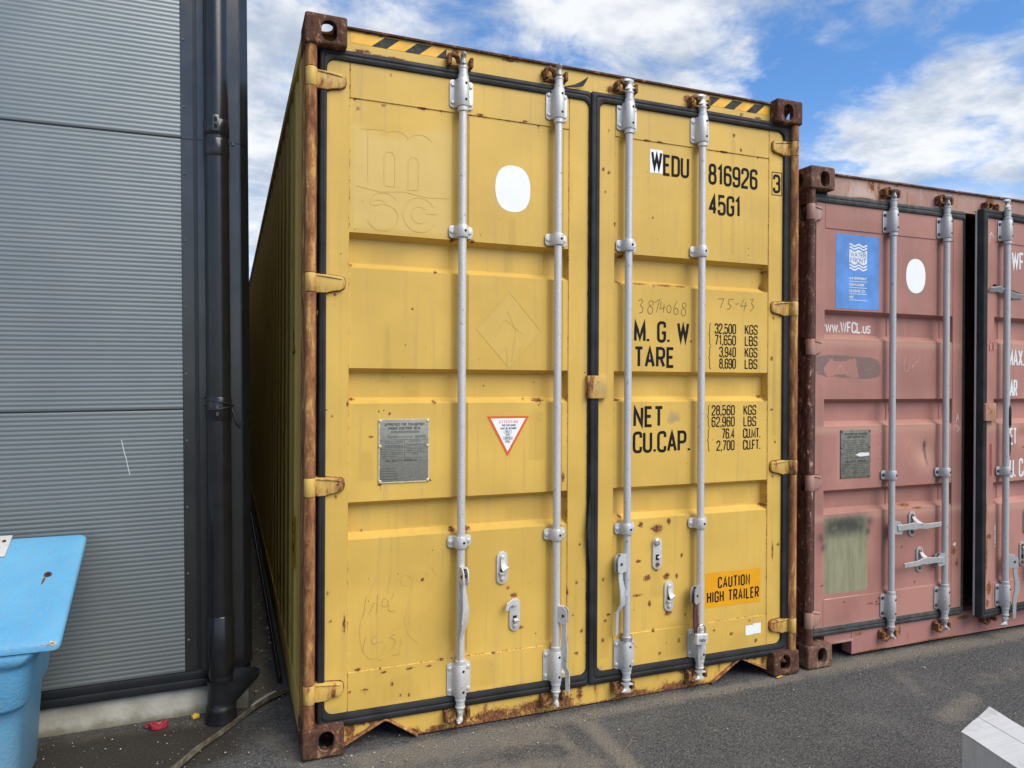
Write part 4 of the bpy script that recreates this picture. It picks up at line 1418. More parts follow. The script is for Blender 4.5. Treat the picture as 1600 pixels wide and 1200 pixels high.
    MB().lever([(q.x, q.y - .004, .46), (q.x - .002, q.y - .008, .36), (q.x + .002, q.y - .010, .29), (q.x + .012, q.y - .006, .24)], [.030, .036, .036, .03], .008, (1, .3, 0)).build('handle', 'rusty_lever', bars[3])
    MB().lever([(q.x + .014, q.y - .004, .245), (q.x + .022, q.y - .002, .20), (q.x + .026, q.y, .118)], [.026, .024, .020], .009, (1, .3, 0)).build('handle_grip', 'zinc', bars[3])
    # wire twisted round the third bar
    rr = random.Random(3)
    pts = []
    for k in range(60):
        a = k * .55
        pts.append((1.442 + (.026 + rr.uniform(-.003, .004)) * math.cos(a), YC + (.026 + rr.uniform(-.003, .004)) * math.sin(a), .292 + .012 * math.sin(k * .31) + rr.uniform(-.003, .003)))
    pts += [(1.462, -.010, .275), (1.470, -.012, .262), (1.478, -.008, .256)]
    MB().tube(pts, .0013, 5).build('twisted_wire', 'wire', bars[2])
    # latches
    keeper(DL, .838, .594, .736, float(prL(np.array(.838), np.array(.66))), 'down', 'galv_white')
    keeper(DL, .898, .385, .528, float(prL(np.array(.9), np.array(.45))), 'up', 'galv_white')
    keeper(DR, 1.621, .588, .738, float(prR(np.array(1.62), np.array(.66))), 'top', 'galv_white', 'keeper_rust')
    keeper(DR, 1.687, .384, .528, float(prR(np.array(1.69), np.array(.45))), 'down', 'galv_white')

    # ---- print on the doors; every vertex follows the pressed sheet
    def on(pr, e=.0009):
        return lambda x, z: (x, float(pr(np.array(x), np.array(z))) - e, z)
    pL, pR = on(prL), on(prR)
    t = MB()
    text(t, 'EDU', 1.645, 1.791, 2.452, 2.553, .0135, pR, gap=.5)
    t.build('lettering', 'black_print', DR, 0, fix=False)
    t = MB()
    quadgrid(t, 1.573, 1.642, 2.459, 2.569, on(prR, .0007))
    wl = t.build('letter_patch', 'white_sticker', DR, 0, fix=False)
    t = MB()
    text(t, 'W', 1.579, 1.640, 2.466, 2.562, .0125, on(prR, .0014))
    t.build('lettering', 'black_print', DR, 0, fix=False)
    for (s_, a0, a1, b0, b1, w_, g_) in (('816926', 1.903, 2.199, 2.438, 2.541, .0140, .55), ('45G1', 1.907, 2.095, 2.292, 2.393, .0140, .55), ('3', 2.293, 2.339, 2.434, 2.529, .0135, .5),
                                         ('M. G. W.', 1.492, 1.819, 1.660, 1.762, .0140, .5), ('TARE', 1.493, 1.715, 1.541, 1.640, .0140, .55), ('NET', 1.491, 1.655, 1.261, 1.360, .0140, .55), ('CU.CAP.', 1.488, 1.808, 1.140, 1.242, .0140, .5)):
        t = MB()
        text(t, s_, a0, a1, b0, b1, w_, pR, gap=g_)
        t.build('lettering', 'black_print', DR, 0, fix=False)
    t = MB()
    ribbon(t, [(2.286, 2.424), (2.347, 2.424), (2.347, 2.539), (2.286, 2.539)], .0035, pR, True)
    t.build('check_digit_box', 'black_print', DR, 0, fix=False)
    rows = [('32,500', 1.712, 'KGS', 1.945, 2.126), ('71,650', 1.656, 'LBS', 1.945, 2.126), ('3,940', 1.598, 'KGS', 1.973, 2.126), ('8,690', 1.541, 'LBS', 1.973, 2.126),
            ('28,560', 1.311, 'KGS', 1.930, 2.121), ('62,960', 1.255, 'LBS', 1.930, 2.121), ('76.4', 1.196, 'CU.MT.', 1.990, 2.119), ('2,700', 1.138, 'CU.FT.', 1.960, 2.119)]
    for i, (n_, z_, u_, xa, xu) in enumerate(rows):
        xe = 2.073 if i < 4 else 2.068
        t = MB()
        text(t, n_, xa, xe, z_, z_ + .051, .0062, pR, gap=.5)
        t.build('lettering', 'black_print', DR, 0, fix=False)
        t = MB()
        text(t, u_, xu, xu + (.079 if len(u_) == 3 else .108), z_, z_ + .050, .0062, pR, gap=.45)
        t.build('lettering', 'black_print', DR, 0, fix=False)
    for (za, zb_, xb) in ((1.655, 1.763, 1.911), (1.540, 1.650, 1.911), (1.254, 1.363, 1.906), (1.137, 1.249, 1.906)):
        t = MB()
        m_ = (za + zb_) / 2
        ribbon(t, [(xb + .012, zb_), (xb + .006, zb_ - .006), (xb + .005, m_ + .008), (xb, m_), (xb + .005, m_ - .008), (xb + .006, za + .006), (xb + .012, za)], .0032, pR)
        t.build('lettering', 'black_print', DR, 0, fix=False)

    # caution sticker
    t = MB()
    quadgrid(t, 1.900, 2.231, .372, .541, pR, 4, 2)
    cs = t.build('caution_sticker', 'orange_sticker', DR, 0, fix=False)
    p2 = on(prR, .0016)
    t = MB()
    text(t, 'CAUTION', 1.972, 2.166, .462, .518, .0078, p2, gap=.72)
    t.build('lettering', 'black_print', DR, 0, fix=False)
    t = MB()
    text(t, 'HIGH TRAILER', 1.908, 2.222, .394, .450, .0078, p2, gap=.72)
    t.build('lettering', 'black_print', DR, 0, fix=False)
    t = MB()
    quadgrid(t, 2.138, 2.184, .212, .260, pR)
    quadgrid(t, 2.184, 2.232, .214, .266, on(prR, .0011))
    t.build('blank_label', 'white_sticker', DR, 0, fix=False)
    # white oval
    t = MB()
    pts = []
    for k in range(72):
        a = 2 * math.pi * k / 72
        ca, sa = math.cos(a), math.sin(a)
        pts.append((.882 + .082 * math.copysign(abs(ca) ** .85, ca), 2.311 + .101 * math.copysign(abs(sa) ** .85, sa)))
    poly(t, pts, pL)
    t.build('white_oval_sticker', 'white_sticker', DL, 0, fix=False)
    # attention triangle
    t = MB()
    poly(t, [(.767, 1.322), (.862, 1.146), (.964, 1.322)], pL)
    t.build('warning_triangle', 'orange_red', DL, 0, fix=False)
    t = MB()
    poly(t, [(.785, 1.312), (.8625, 1.168), (.946, 1.312)], on(prL, .0013))
    t.build('warning_triangle_field', 'white_sticker', DL, 0, fix=False)
    pp = on(prL, .0018)
    t = MB()
    text(t, 'ATTENTION', .822, .910, 1.291, 1.303, .0017, pp, gap=1.0)
    t.build('lettering', 'orange_red', DL, 0, fix=False)
    t = MB()
    for (s_, xa, xb, z_) in (('THIS CONTAINER', .834, .900, 1.278), ('MUST BE REPAIRED', .829, .903, 1.2645), ('ONLY', .852, .875, 1.250), ('WITH', .853, .873, 1.236), ('CORTEN', .848, .881, 1.2215), ('STEEL', .852, .875, 1.207)):
        text(t, s_, xa, xb, z_, z_ + .0085, .0013, pp, gap=.45)
    for (xa, xb, za, zb_) in ((.845, .881, 1.2475, 1.261), (.842, .886, 1.219, 1.2325)):
        ribbon(t, rr_loop(xa, xb, za, zb_, .004, 4), .001, pp, True)
    t.build('lettering', 'black_print', DL, 0, fix=False)
    # approval plate
    y0 = float(prL(np.array(.4), np.array(1.2)))
    pl = MB().box(.301, .5105, y0 - .004, y0 - .0006, 1.056, 1.315, .0012).build('approval_plate', 'plate_alloy', DL)
    fp = flatbox(y0 - .0046)
    t = MB()
    text(t, 'APPROVED FOR TRANSPORT', .324, .492, 1.288, 1.300, .0021, fp, gap=.5)
    text(t, 'UNDER CUSTOMS SEAL', .338, .476, 1.273, 1.284, .0021, fp, gap=.5)
    text(t, 'CSC SAFETY APPROVAL', .326, .462, 1.140, 1.151, .0021, fp, gap=.5)
    rr = random.Random(5)
    for (za, xa, xb) in ((1.242, .318, .326), (1.242, .378, .44), (1.224, .306, .40), (1.217, .325, .40), (1.208, .325, .40), (1.203, .325, .40), (1.193, .306, .40), (1.186, .306, .40), (1.179, .312, .40), (1.172, .306, .40), (1.164, .312, .38), (1.224, .424, .48), (1.193, .416, .495), (1.186, .416, .495), (1.178, .412, .50), (1.171, .44, .47), (1.113, .306, .37), (1.103, .306, .37), (1.093, .306, .38), (1.082, .306, .38), (1.071, .306, .38)):
        x = xa
        while x < xb:
            w_ = rr.uniform(.004, .011)
            ribbon(t, [(x, za), (min(x + w_, xb), za)], .0026, fp)
            x += w_ + .0028
    for seg in ([(.304, 1.231), (.507, 1.231)], [(.304, 1.157), (.507, 1.157)], [(.304, 1.199), (.507, 1.199)], [(.408, 1.231), (.408, 1.157)]):
        ribbon(t, seg, .0013, fp)
    t.build('lettering', 'plate_print', DL, 0, fix=False)
    t = MB()
    for (xa, xb, za, zb_) in ((.350, .468, 1.258, 1.268), (.336, .377, 1.238, 1.248), (.451, .497, 1.238, 1.248), (.413, .499, 1.205, 1.214), (.340, .448, 1.124, 1.133), (.394, .448, 1.108, 1.117), (.394, .448, 1.098, 1.107), (.394, .427, 1.087, 1.095), (.432, .462, 1.087, 1.095), (.394, .427, 1.076, 1.084), (.432, .462, 1.076, 1.084), (.394, .427, 1.065, 1.073), (.432, .462, 1.065, 1.073), (.468, .499, 1.068, 1.147)):
        quadgrid(t, xa, xb, za, zb_, flatbox(y0 - .0044))
    t.build('plate_fields', 'plate_block', DL, 0, fix=False, kind='stuff')
    t = MB()
    ribbon(t, [(.302, 1.057), (.5095, 1.057), (.5095, 1.314), (.302, 1.314)], .005, flatbox(y0 - .0044), True)
    t.build('plate_border', 'plate_edge', DL, 0, fix=False)
    for (x, z) in ((.306, 1.309), (.505, 1.309), (.306, 1.205), (.505, 1.205), (.306, 1.062), (.505, 1.062)):
        t = MB()
        bolt(t, x, y0 - .004, z, .0065, .004, 10)
        t.build('rivet', 'plate_edge', DL, 30)
    # hazard tape on the header
    ph = flatbox(YH - .0008)
    ph2 = flatbox(YH - .0015)
    for (xa, xb, za, zb_, rev) in ((.181, .579, 2.826, 2.868, 0), (1.896, 2.262, 2.822, 2.866, 0)):
        t = MB()
        quadgrid(t, xa, xb, za, zb_, ph)
        hs = t.build('hazard_tape', 'hazard_yellow', R, 0, fix=False)
        x = xa + (.085 if xa < 1 else -.04)
        while x < xb - .01:
            q = [(x, za), (x + .062, za), (x + .062 + .052, zb_), (x + .052, zb_)]
            cl = [(min(max(a, xa), xb), b) for a, b in q]
            t = MB()
            poly(t, cl, ph2)
            t.build('hazard_stripe', 'hazard_black', hs, 0, fix=False)
            x += .135
    # ghost of the old line's letters, drawn as faint outlines
    t = MB()
    w_ = .0016

    def arc(cx, cz, rx, rz, a0, a1, n=14):
        return [(cx + rx * math.cos(rad(a0 + (a1 - a0) * i / n)), cz + rz * math.sin(rad(a0 + (a1 - a0) * i / n))) for i in range(n + 1)]
    for pth in ([(.222, 2.486), (.318, 2.493), (.318, 2.480)], arc(.367, 2.455, .052, .040, 150, 20), arc(.467, 2.450, .055, .042, 160, 25), [(.252, 2.486), (.252, 2.275)], [(.318, 2.275), (.318, 2.385)] + arc(.340, 2.385, .022, .022, 180, 0, 8) + [(.362, 2.265), (.318, 2.268)],
                [(.418, 2.262), (.418, 2.375)] + arc(.439, 2.375, .021, .021, 180, 0, 8) + [(.460, 2.262), (.418, 2.260)], [(.205, 2.255), (.30, 2.24), (.40, 2.25), (.50, 2.235), (.59, 2.24)],
                arc(.318, 2.197, .055, .040, 20, 200) + arc(.318, 2.145, .058, .045, 120, -20) + arc(.312, 2.135, .062, .052, -10, -170), arc(.300, 2.190, .028, .016, 0, 160), arc(.466, 2.160, .070, .072, 30, 330), arc(.466, 2.160, .034, .034, 40, 320), [(.492, 2.168), (.545, 2.168)]):
        ribbon(t, pth, w_, pL)
    t.build('ghost_lettering', 'scratch_dark', DL, 0, fix=False, kind='stuff')
    # pencilled and scratched marks
    t = MB()
    for pth in ([(1.512, 1.850), (1.530, 1.862), (1.538, 1.850), (1.525, 1.832), (1.538, 1.822), (1.535, 1.800), (1.518, 1.795)], arc(1.583, 1.845, .012, .012, -60, 260) + arc(1.579, 1.812, .014, .018, 90, 440), [(1.602, 1.848), (1.632, 1.866), (1.612, 1.802)], [(1.640, 1.855), (1.632, 1.820), (1.662, 1.828)], [(1.656, 1.845), (1.650, 1.802)], arc(1.682, 1.822, .012, .018, 0, 360), [(1.728, 1.862), (1.712, 1.835), (1.709, 1.815)] + arc(1.722, 1.812, .012, .015, 160, 500), arc(1.768, 1.842, .011, .012, -60, 260) + arc(1.764, 1.810, .013, .018, 90, 440),
                [(1.962, 1.882), (1.998, 1.885), (1.978, 1.838)], [(2.030, 1.885), (2.026, 1.862), (2.042, 1.850), (2.030, 1.835), (2.018, 1.835)], [(2.034, 1.884), (2.058, 1.886)], [(2.066, 1.862), (2.090, 1.864)], [(2.122, 1.892), (2.100, 1.852), (2.140, 1.858)], [(2.132, 1.876), (2.120, 1.828)], [(2.160, 1.888), (2.178, 1.892), (2.166, 1.868), (2.182, 1.852), (2.158, 1.828)]):
        ribbon(t, pth, .0028, pR)
    t.build('pencil_marks', 'pencil', DR, 0, fix=False, kind='stuff')
    t = MB()
    for pth in ([(.254, .602), (.247, .560), (.242, .520)], [(.284, .572), (.272, .540), (.262, .530)], [(.300, .604), (.298, .560), (.296, .528)], arc(.330, .566, .013, .017, 70, 400), [(.366, .602), (.362, .588), (.352, .578)], [(.346, .556), (.343, .536), (.352, .528), (.370, .530)],
                [(.250, .434), (.244, .405), (.240, .374)], arc(.288, .418, .013, .015, 60, 330), [(.306, .404), (.322, .409)], [(.350, .420), (.362, .430), (.374, .432)], [(.350, .420), (.366, .414), (.374, .402), (.366, .386), (.356, .374)], [(.360, .345), (.395, .350)], [(.305, .335), (.318, .334)]):
        ribbon(t, pth, .0022, pL)
    t.build('pencil_marks', 'pencil_faint', DL, 0, fix=False, kind='stuff')
    t = MB()
    for pth in (arc(.285, .455, .058, .115, 60, 330), [(.30, .68), (.27, .62)], [(.352, .69), (.340, .60)], [(.380, .66), (.372, .625)], arc(.415, .65, .022, .022, 0, 330), [(.452, .68), (.440, .61)], arc(.485, .655, .024, .022, 0, 340), [(.525, .69), (.545, .66), (.52, .62)], [(.43, .57), (.41, .48), (.43, .42), (.47, .38)], [(.34, .44), (.42, .465), (.50, .51), (.55, .53)], [(.39, .35), (.40, .42)],
                arc(.868, 1.695, .15, .165, 0, 360, 4), [(.80, 1.66), (.85, 1.74), (.93, 1.68)], [(.86, 1.78), (.90, 1.69), (.88, 1.56)], [(.82, 1.58), (.855, 1.62), (.862, 1.55)], [(.90, 1.58), (.935, 1.63)]):
        ribbon(t, pth, .0018, pL)
    t.build('scratches', 'scratch_dark', DL, 0, fix=False, kind='stuff')
    # stickers on the corrugated side
    px = lambda y, z: (.0092, y, z)
    t = MB()
    quadgrid(t, .50, .62, .62, .86, px)
    t.build('side_sticker', 'orange_sticker', R, 0, fix=False)
    t = MB()
    p3 = lambda y, z: (.0084, y, z)
    text(t, 'C', .53, .59, .775, .825, .009, lambda u, z: p3(1.12 - u, z))
    text(t, 'GI', .53, .60, .690, .740, .009, lambda u, z: p3(1.12 - u, z))
    t.build('lettering', 'black_print', R, 0, fix=False)
    t = MB()
    poly(t, [(.51, 1.60), (.61, 1.60), (.56, 1.70)], px)
    t.build('side_triangle', 'orange_sticker', R, 0, fix=False)
    t = MB()
    ribbon(t, [(.51, 1.60), (.61, 1.60), (.56, 1.70)], .010, p3, True)
    t.build('side_triangle_edge', 'black_print', R, 0, fix=False)
    return R


YC_ROOT = yellow_container()


def padlock(name, label, x, y, z, w, h, d, tilt, txt, mat='chrome', body='zinc'):
    R = thing(name, label, 'padlock', (x, y, z), 'padlocks on the container handles')
    rot = Matrix.Rotation(tilt, 3, 'Y')
    c = Vector((x, y, z))

    def T(mb):
        mb.V = [tuple(c + rot @ (Vector(v) - c)) for v in mb.V]
        return mb
    T(MB().box(x - w / 2, x + w / 2, y - d / 2, y + d / 2, z - h, z, .004, 3)).build('body', body, R, 40)
    r = w * .32
    pts = [(x - r, y, z - .004)] + [(x + r * math.cos(rad(a)), y, z + .018 + r * math.sin(rad(a)) * 1.15) for a in range(180, -1, -15)] + [(x + r, y, z - .004)]
    T(MB().tube(pts, .0042, 10)).build('shackle', mat, R, 40)
    if txt:
        t = MB()
        text(t, txt, x - w * .26, x + w * .30, z - h * .72, z - h * .36, .0026, flatbox(y - d / 2 - .0006), gap=.4)
        ribbon(t, [(x + .004, z - h * .30), (x + .010, z - h * .22), (x + .016, z - h * .30)], .0014, flatbox(y - d / 2 - .0006))
        ribbon(t, [(x - w * .22, z - h * .84), (x + w * .28, z - h * .84)], .001, flatbox(y - d / 2 - .0006))
        T(t).build('lettering', 'plate_print', R, 0, fix=False)
    return R


simple('padlock_body', (0.70, 0.70, 0.69), 0.35, 0.3, 0.04, 60, 0.02)
padlock('padlock', 'silver padlock hanging from the rusty handle of the yellow container', 1.822, -.022, .283, .062, .050, .022, rad(4), 'haba', 'chrome', 'padlock_body')


# ------------------------------------------------------------------ red container
RUST_D = [(0.76, 0.793, 0.07, 0.011, 0.043), (0.839, 0.777, 0.05, 0.007, 0.048), (0.987, 0.489, 0.014, 0.02, 0.0), (1.115, 0.515, 0.022, 0.035, 0.0), (0.298, 0.306, 0.018, 0.008, 0.0), (0.714, 0.565, 0.010, 0.012, 0.0), (0.526, 0.282, 0.014, 0.008, 0.0), (0.813, 0.36, 0.012, 0.010, 0.0), (0.143, 0.407, 0.017, 0.007, 0.0), (1.142, 0.439, 0.015, 0.034, 0.0), (.30, 1.155, .010, .006, .02)]
GRV_R = [(1.860, 1.840, 1.735, 1.706), (1.388, 1.368, 1.270, 1.242), (0.906, 0.886, 0.804, 0.776)]


def red_container():
    H, L, W = 2.591, 6.058, 2.438
    R = thing('shipping_container', 'faded dusty-red shipping container with its right door ajar, beside the yellow one', 'container', (2.503, .010, 0))
    OFF[R.name] = Vector((0, 0, 0))
    shell(R, L, H, 'red_sill', 'red_frame', 'red_sill', 'red_casting')
    YF, YH, YC = .055, .058, .027
    hz = lambda X, Z: np.full_like(X, YH)
    hr = [(.60, 2.52, .035, .03, .02), (1.0, 2.52, .035, .03, .02), (1.40, 2.54, .05, .04, .05), (1.83, 2.52, .035, .03, .02), (.42, 2.47, .1, .006, 0), (1.3, 2.475, .08, .008, 0), (1.15, 2.56, .012, .01, .06)]
    fd = lambda X, Z: .75 * np.exp(-((X - .40) / .13) ** 2) * np.exp(-((Z - 2.50) / .05) ** 2)
    sheet('header', R, 'red_frame', lines(.163, W - .163, .014, []), lines(2.462, 2.570, .009, []), hz, {'rust': blobs(hr), 'fade': fd}, .07)
    MB().box(.163, W - .163, YH - .012, .16, 2.5705, 2.580, .002).build('header_lip', 'red_casting', R)
    # sill: stops short of the casting, leaving the fork pocket gap
    rs = [(.59, .09, .05, .03, 0), (1.0, .09, .05, .03, 0), (1.2, .12, .08, .015, .04), (1.35, .12, .08, .02, .06), (.4, .12, .06, .01, .02), (.7, .10, .015, .04, .02), (1.6, .08, .02, .02, .04), (.5, .02, .15, .01, 0), (1.0, .02, .3, .01, 0)]
    sheet('sill', R, 'red_sill', lines(.352, W - .352, .014, []), lines(.018, .150, .012, []), hz, {'rust': blobs(rs)}, .065)
    for xa, xb in ((.163, .353), (W - .353, W - .163)):
        MB().box(xa, xb, YH + .002, .12, .088, .150, .002).build('sill_end', 'red_sill', R)
        MB().box(xa, xb, .045, YH + .004, .093, .104, .002).build('sill_lip', 'red_frame', R)
    HZ = (2.357, 1.660, .955, .245)
    post(R, False, H, 'red_post', .118, HZ, .085)
    post(R, True, H, 'red_post', .118, HZ, .085)
    doors = {}
    a = rad(4.5)
    piv = Vector((2.41, .04, 0))
    M = Matrix.Translation(piv) @ Matrix.Rotation(a, 4, 'Z') @ Matrix.Translation(-piv)
    for nm, x0, x1, px0, px1, ch in (('left_door', .080, 1.176, .148, 1.098, (.600, 1.010)), ('right_door', 1.236, 2.355, 1.320, 2.285, (1.390, 1.838))):
        left = nm == 'left_door'
        z0, z1 = .178, 2.428
        dents = ((.90, 1.09, .075, .018), (.80, .80, .06, .006)) if left else ((1.60, 1.17, .05, .012),)
        pr = door_profile(YF, px0, px1, .330, 2.288, GRV_R, ch, dents)
        xs, zs = door_lines(x0, x1, z0, z1, px0, px1, .330, 2.288, GRV_R, ch, .0095)
        bl = blobs(RUST_D) if left else blobs([(1.28, .60, .03, .02, .02), (1.285, .30, .03, .05, 0), (1.27, .22, .02, .03, 0), (1.26, .50, .012, .15, 0), (1.255, .75, .01, .1, 0), (1.62, 1.10, .02, .006, 0)])

        def rust(X, Z, bl=bl):
            r = bl(X, Z)
            nx_ = 0.5 + 0.5 * np.sin(X * 13 + 3 * np.sin(X * 31)) * np.sin(X * 53)
            return np.maximum(r, np.exp(-((Z - .183) / .008) ** 2) * (.15 + .3 * nx_))

        def green(X, Z, left=left):
            if not left:
                return np.zeros_like(X)
            return ramp(X, .150, .166) * (1 - ramp(X, .452, .470)) * ramp(Z, .347, .365) * (1 - ramp(Z, .745, .77))

        def spray(X, Z, left=left):
            s = np.zeros_like(X)
            if left:
                s = .93 * np.exp(-np.abs((Z - .712 - .03 * (X - .3)) / .058) ** 3) * ramp(X, .13, .20) * (1 - ramp(X, .41, .49))
                for (cx, cz, r) in ((.135, .655, .025), (.15, .605, .02), (.475, .725, .025), (.462, .672, .022)):
                    s = np.maximum(s, .8 * np.exp(-(((X - cx) / r) ** 2 + ((Z - cz) / (r * 1.1)) ** 2)))
                # torn slit in the dent
                s = np.maximum(s, np.exp(-((X - .905 + .16 * (Z - 1.09)) / (.006 + .006 * np.exp(-((Z - 1.13) / .03) ** 2))) ** 2) * ramp(Z, 1.00, 1.03) * (1 - ramp(Z, 1.14, 1.165)))
            return np.clip(s, 0, 1)

        def smear(X, Z, left=left):
            if not left:
                return np.zeros_like(X)
            d = ((X - .315) / .235) ** 4 + ((Z - 1.56 + .03 * (X - .3)) / .062) ** 4
            m = np.where(d < 1.15, .62, 0) * (1 - ramp(d, .8, 1.15) * .4)
            hole = (X > .17 + .02 * np.sin(Z * 60)) & (X < .375 - .25 * (Z - 1.56)) & (np.abs(Z - 1.553) < .040 - .01 * np.sin(X * 30))
            return np.where(hole, 0, m)

        def white(X, Z, left=left):
            if left:
                return .62 * np.exp(-((X - 1.125) / .016) ** 2 - ((Z - .545) / .030) ** 2)
            return .66 * np.exp(-((X - 1.352) / .016) ** 2 - ((Z - .60) / .10) ** 4) + .5 * np.exp(-((X - 1.29) / .03) ** 2 - ((Z - .25) / .03) ** 2)

        def fade(X, Z, left=left):
            f = .5 * np.exp(-(((X - 1.25) / .05) ** 2)) * (Z < .7) if not left else np.zeros_like(X)
            if left:
                f = .75 * np.exp(-(((X - .9) / .09) ** 2 + ((Z - 1.08) / .10) ** 2))
                f = np.maximum(f, .6 * np.exp(-((X - .26) / .015) ** 2) * (np.abs(Z - 1.1) < .16))
            for gz in (1.69, 1.225, .76):
                f = np.maximum(f, .8 * np.exp(-((Z - gz) / .022) ** 2))
            return f

        def grime(X, Z, left=left):
            return .55 * np.exp(-((Z - .17) / .05) ** 2)

        def stain(X, Z, left=left):
            r = .5 * np.exp(-((X - .30) / .16) ** 4 - ((Z - .26) / .07) ** 4)
            for (cx, cz, rx, rz) in ((.93, .60, .10, .14), (.55, .55, .06, .2), (.42, 2.32, .2, .05), (1.13, .9, .03, .5), (.12, 1.0, .03, .6), (.75, 1.50, .12, .10), (1.29, 1.2, .03, .4), (1.75, 1.5, .2, .1)):
                r = np.maximum(r, .55 * np.exp(-((X - cx) / rx) ** 4 - ((Z - cz) / rz) ** 4))
            return r
        d = sheet(nm, R, 'red_paint', xs, zs, pr, {'rust': rust, 'green': green, 'spray': spray, 'smear': smear, 'white': white, 'fade': fade, 'grime': grime, 'stain': stain})
        doors[nm] = (d, pr)
    DL, prL = doors['left_door']
    DR, prR = doors['right_door']
    gasket(DL, (.062, 1.180, .142, 2.466), (.0815, 1.1765, .186, 2.420), YF, 'old_rubber', .010)
    gasket(DR, (1.200, 2.40, .140, 2.468), (1.240, 2.353, .186, 2.420), YF - .002, 'rubber', .012)
    MB().box(1.2005, 1.2085, YF + .028, YF + .040, .150, 2.45, .002).build('door_edge_strip', 'galv_grey', DR)
    for z in HZ:
        hinge(DL, .0275, .030, z, 1, 'red_frame', .122, YF, .085)
        hinge(DR, W - .0275, .030, z, -1, 'red_frame', W - .122, YF, .085)
    MB().box(1.205, 1.306, .030, YF + .002, 1.262, 1.364, .006).build('overlap_plate', 'red_frame', DR)
    moved = [DR]
    top, mid, low_ = (2.295, 2.412), (.948, .998), (.196, .322)
    for x, isr in ((.600, 0), (1.010, 0), (1.390, 1), (1.838, 1)):
        b = lock_bar(R, x, .180, 2.438, YC, YF, 'galv_grey', [low_, mid, top], (1.2 if not isr else .05), (1.2 if not isr else .1), dark_bolts=True)
        if isr:
            moved.append(b)
        keeper_u(R, x, 2.510, YH, 1, 'keeper_rust')
        keeper_u(R, x, .100, YH, -1, 'keeper_rust')
        if not isr:
            first = x < .8
            s = 1 if first else -1
            z = .682 if first else .482
            # handle lies stowed across the door
            hb, q, sv, dv = hub(b, x, YC, z - .036, z + .034, 0 if first else math.pi, 'zinc', .058)
            MB().lever([(x + s * .030, YC - .014, z), (x + s * .10, YC - .016, z + .004), (x + s * .16, YC - .012, z + .004), (x + s * .19, YC - .010, z + .003), (x + s * .235, YC - .022, z - .001), (x + s * .345, YC - .026, z + (.006 if first else -.004))], [.034, .032, .040, .032, .030, .026], .009, (0, 0, 1)).build('handle', 'zinc', b)
        elif x < 1.6:
            hb, q, sv, dv = hub(b, x, YC, .415, .490, rad(-20), 'zinc', .060)
            MB().lever([(q.x, q.y - .004, .45), (q.x + .004, q.y - .010, .38), (q.x + .018, q.y - .012, .33), (q.x + .020, q.y - .010, .28), (q.x + .004, q.y - .006, .24), (q.x + .006, q.y - .004, .125)], [.026, .026, .034, .034, .026, .022], .008, (1, -.3, 0)).build('handle', 'zinc', b)
    yk = float(prL(np.array(.80), np.array(.7)))
    keeper(DL, .785, .620, .760, yk, 'shut', 'zinc', 'keeper_rust')
    keeper(DL, .845, .416, .558, yk, 'shut', 'zinc', 'keeper_rust')
    keeper(DR, 1.640, .588, .738, yk, 'up2', 'zinc', 'keeper_rust')
    keeper(DR, 1.600, .400, .545, yk, 'shut', 'zinc', 'keeper_rust')

    def on(pr, e=.0009):
        return lambda x, z: (x, float(pr(np.array(x), np.array(z))) - e, z)
    pL, pR = on(prL), on(prR)
    # blue leasing sticker with its wave mark
    t = MB()
    quadgrid(t, .226, .534, 1.871, 2.268, pL, 3, 3)
    st = t.build('leasing_sticker', 'blue_sticker', DL, 0, fix=False)
    p2, p3 = on(prL, .0016), on(prL, .0023)
    wave = lambda x, z, ph=0: (x, z + .0055 * math.sin((x - .318) / .126 * 4 * math.pi + 1.2 + ph))
    xs = [.318 + .126 * i / 24 for i in range(25)]
    for z in (2.213, 2.197, 2.102, 2.086):
        t = MB()
        ribbon(t, [wave(x, z) for x in xs], .0085, p2)
        t.build('wave_mark', 'white_print', DL, 0, fix=False)
    t = MB()
    poly(t, [wave(x, 2.184) for x in xs] + [wave(x, 2.114) for x in xs[::-1]], p2)
    t.build('wave_field', 'white_print', DL, 0, fix=False)
    t = MB()
    text(t, 'WATER', .326, .436, 2.151, 2.176, .0032, p3, gap=.35)
    text(t, 'FRONT', .326, .436, 2.121, 2.146, .0032, p3, gap=.35)
    for (x, z) in ((.326, 2.121), (.436, 2.146)):
        ribbon(t, [(x - .002, z), (x + .006, z)], .0016, p3)
    t.build('lettering', 'blue_sticker', DL, 0, fix=False)
    t = MB()
    for i, (s_, w_) in enumerate((('WATERFRONT', .124), ('CONTAINER', .105), ('LEASING CO.', .115), ('INC.', .036))):
        z = 2.028 - i * .0335
        text(t, s_, .318, .318 + w_, z, z + .0145, .003, p2, gap=.45)
    t.build('lettering', 'white_print', DL, 0, fix=False)
    for i in range(4):
        t = MB()
        ribbon(t, [(.318, 2.0195 - i * .0335), (.444, 2.0195 - i * .0335)], .0032, p2)
        t.build('rule_line', 'white_print', DL, 0, fix=False)
    t = MB()
    text(t, 'www.WFCL.us', .150, .518, 1.745, 1.806, .0085, pL, gap=.42)
    t.build('lettering', 'white_print', DL, 0, fix=False)
    t = MB()
    pts = []
    for k in range(64):
        an = 2 * math.pi * k / 64
        ca, sa = math.cos(an), math.sin(an)
        pts.append((.808 + .074 * math.copysign(abs(ca) ** .88, ca), 2.074 + .096 * math.copysign(abs(sa) ** .88, sa)))
    poly(t, pts, pL)
    t.build('white_oval_sticker', 'white_sticker', DL, 0, fix=False)
    # data plate
    y0 = float(prL(np.array(.35), np.array(1.1)))
    MB().box(.264, .474, y0 - .005, y0 - .0008, .966, 1.223, .0015).build('approval_plate', 'plate_dark', DL)
    fp = flatbox(y0 - .0057)
    t = MB()
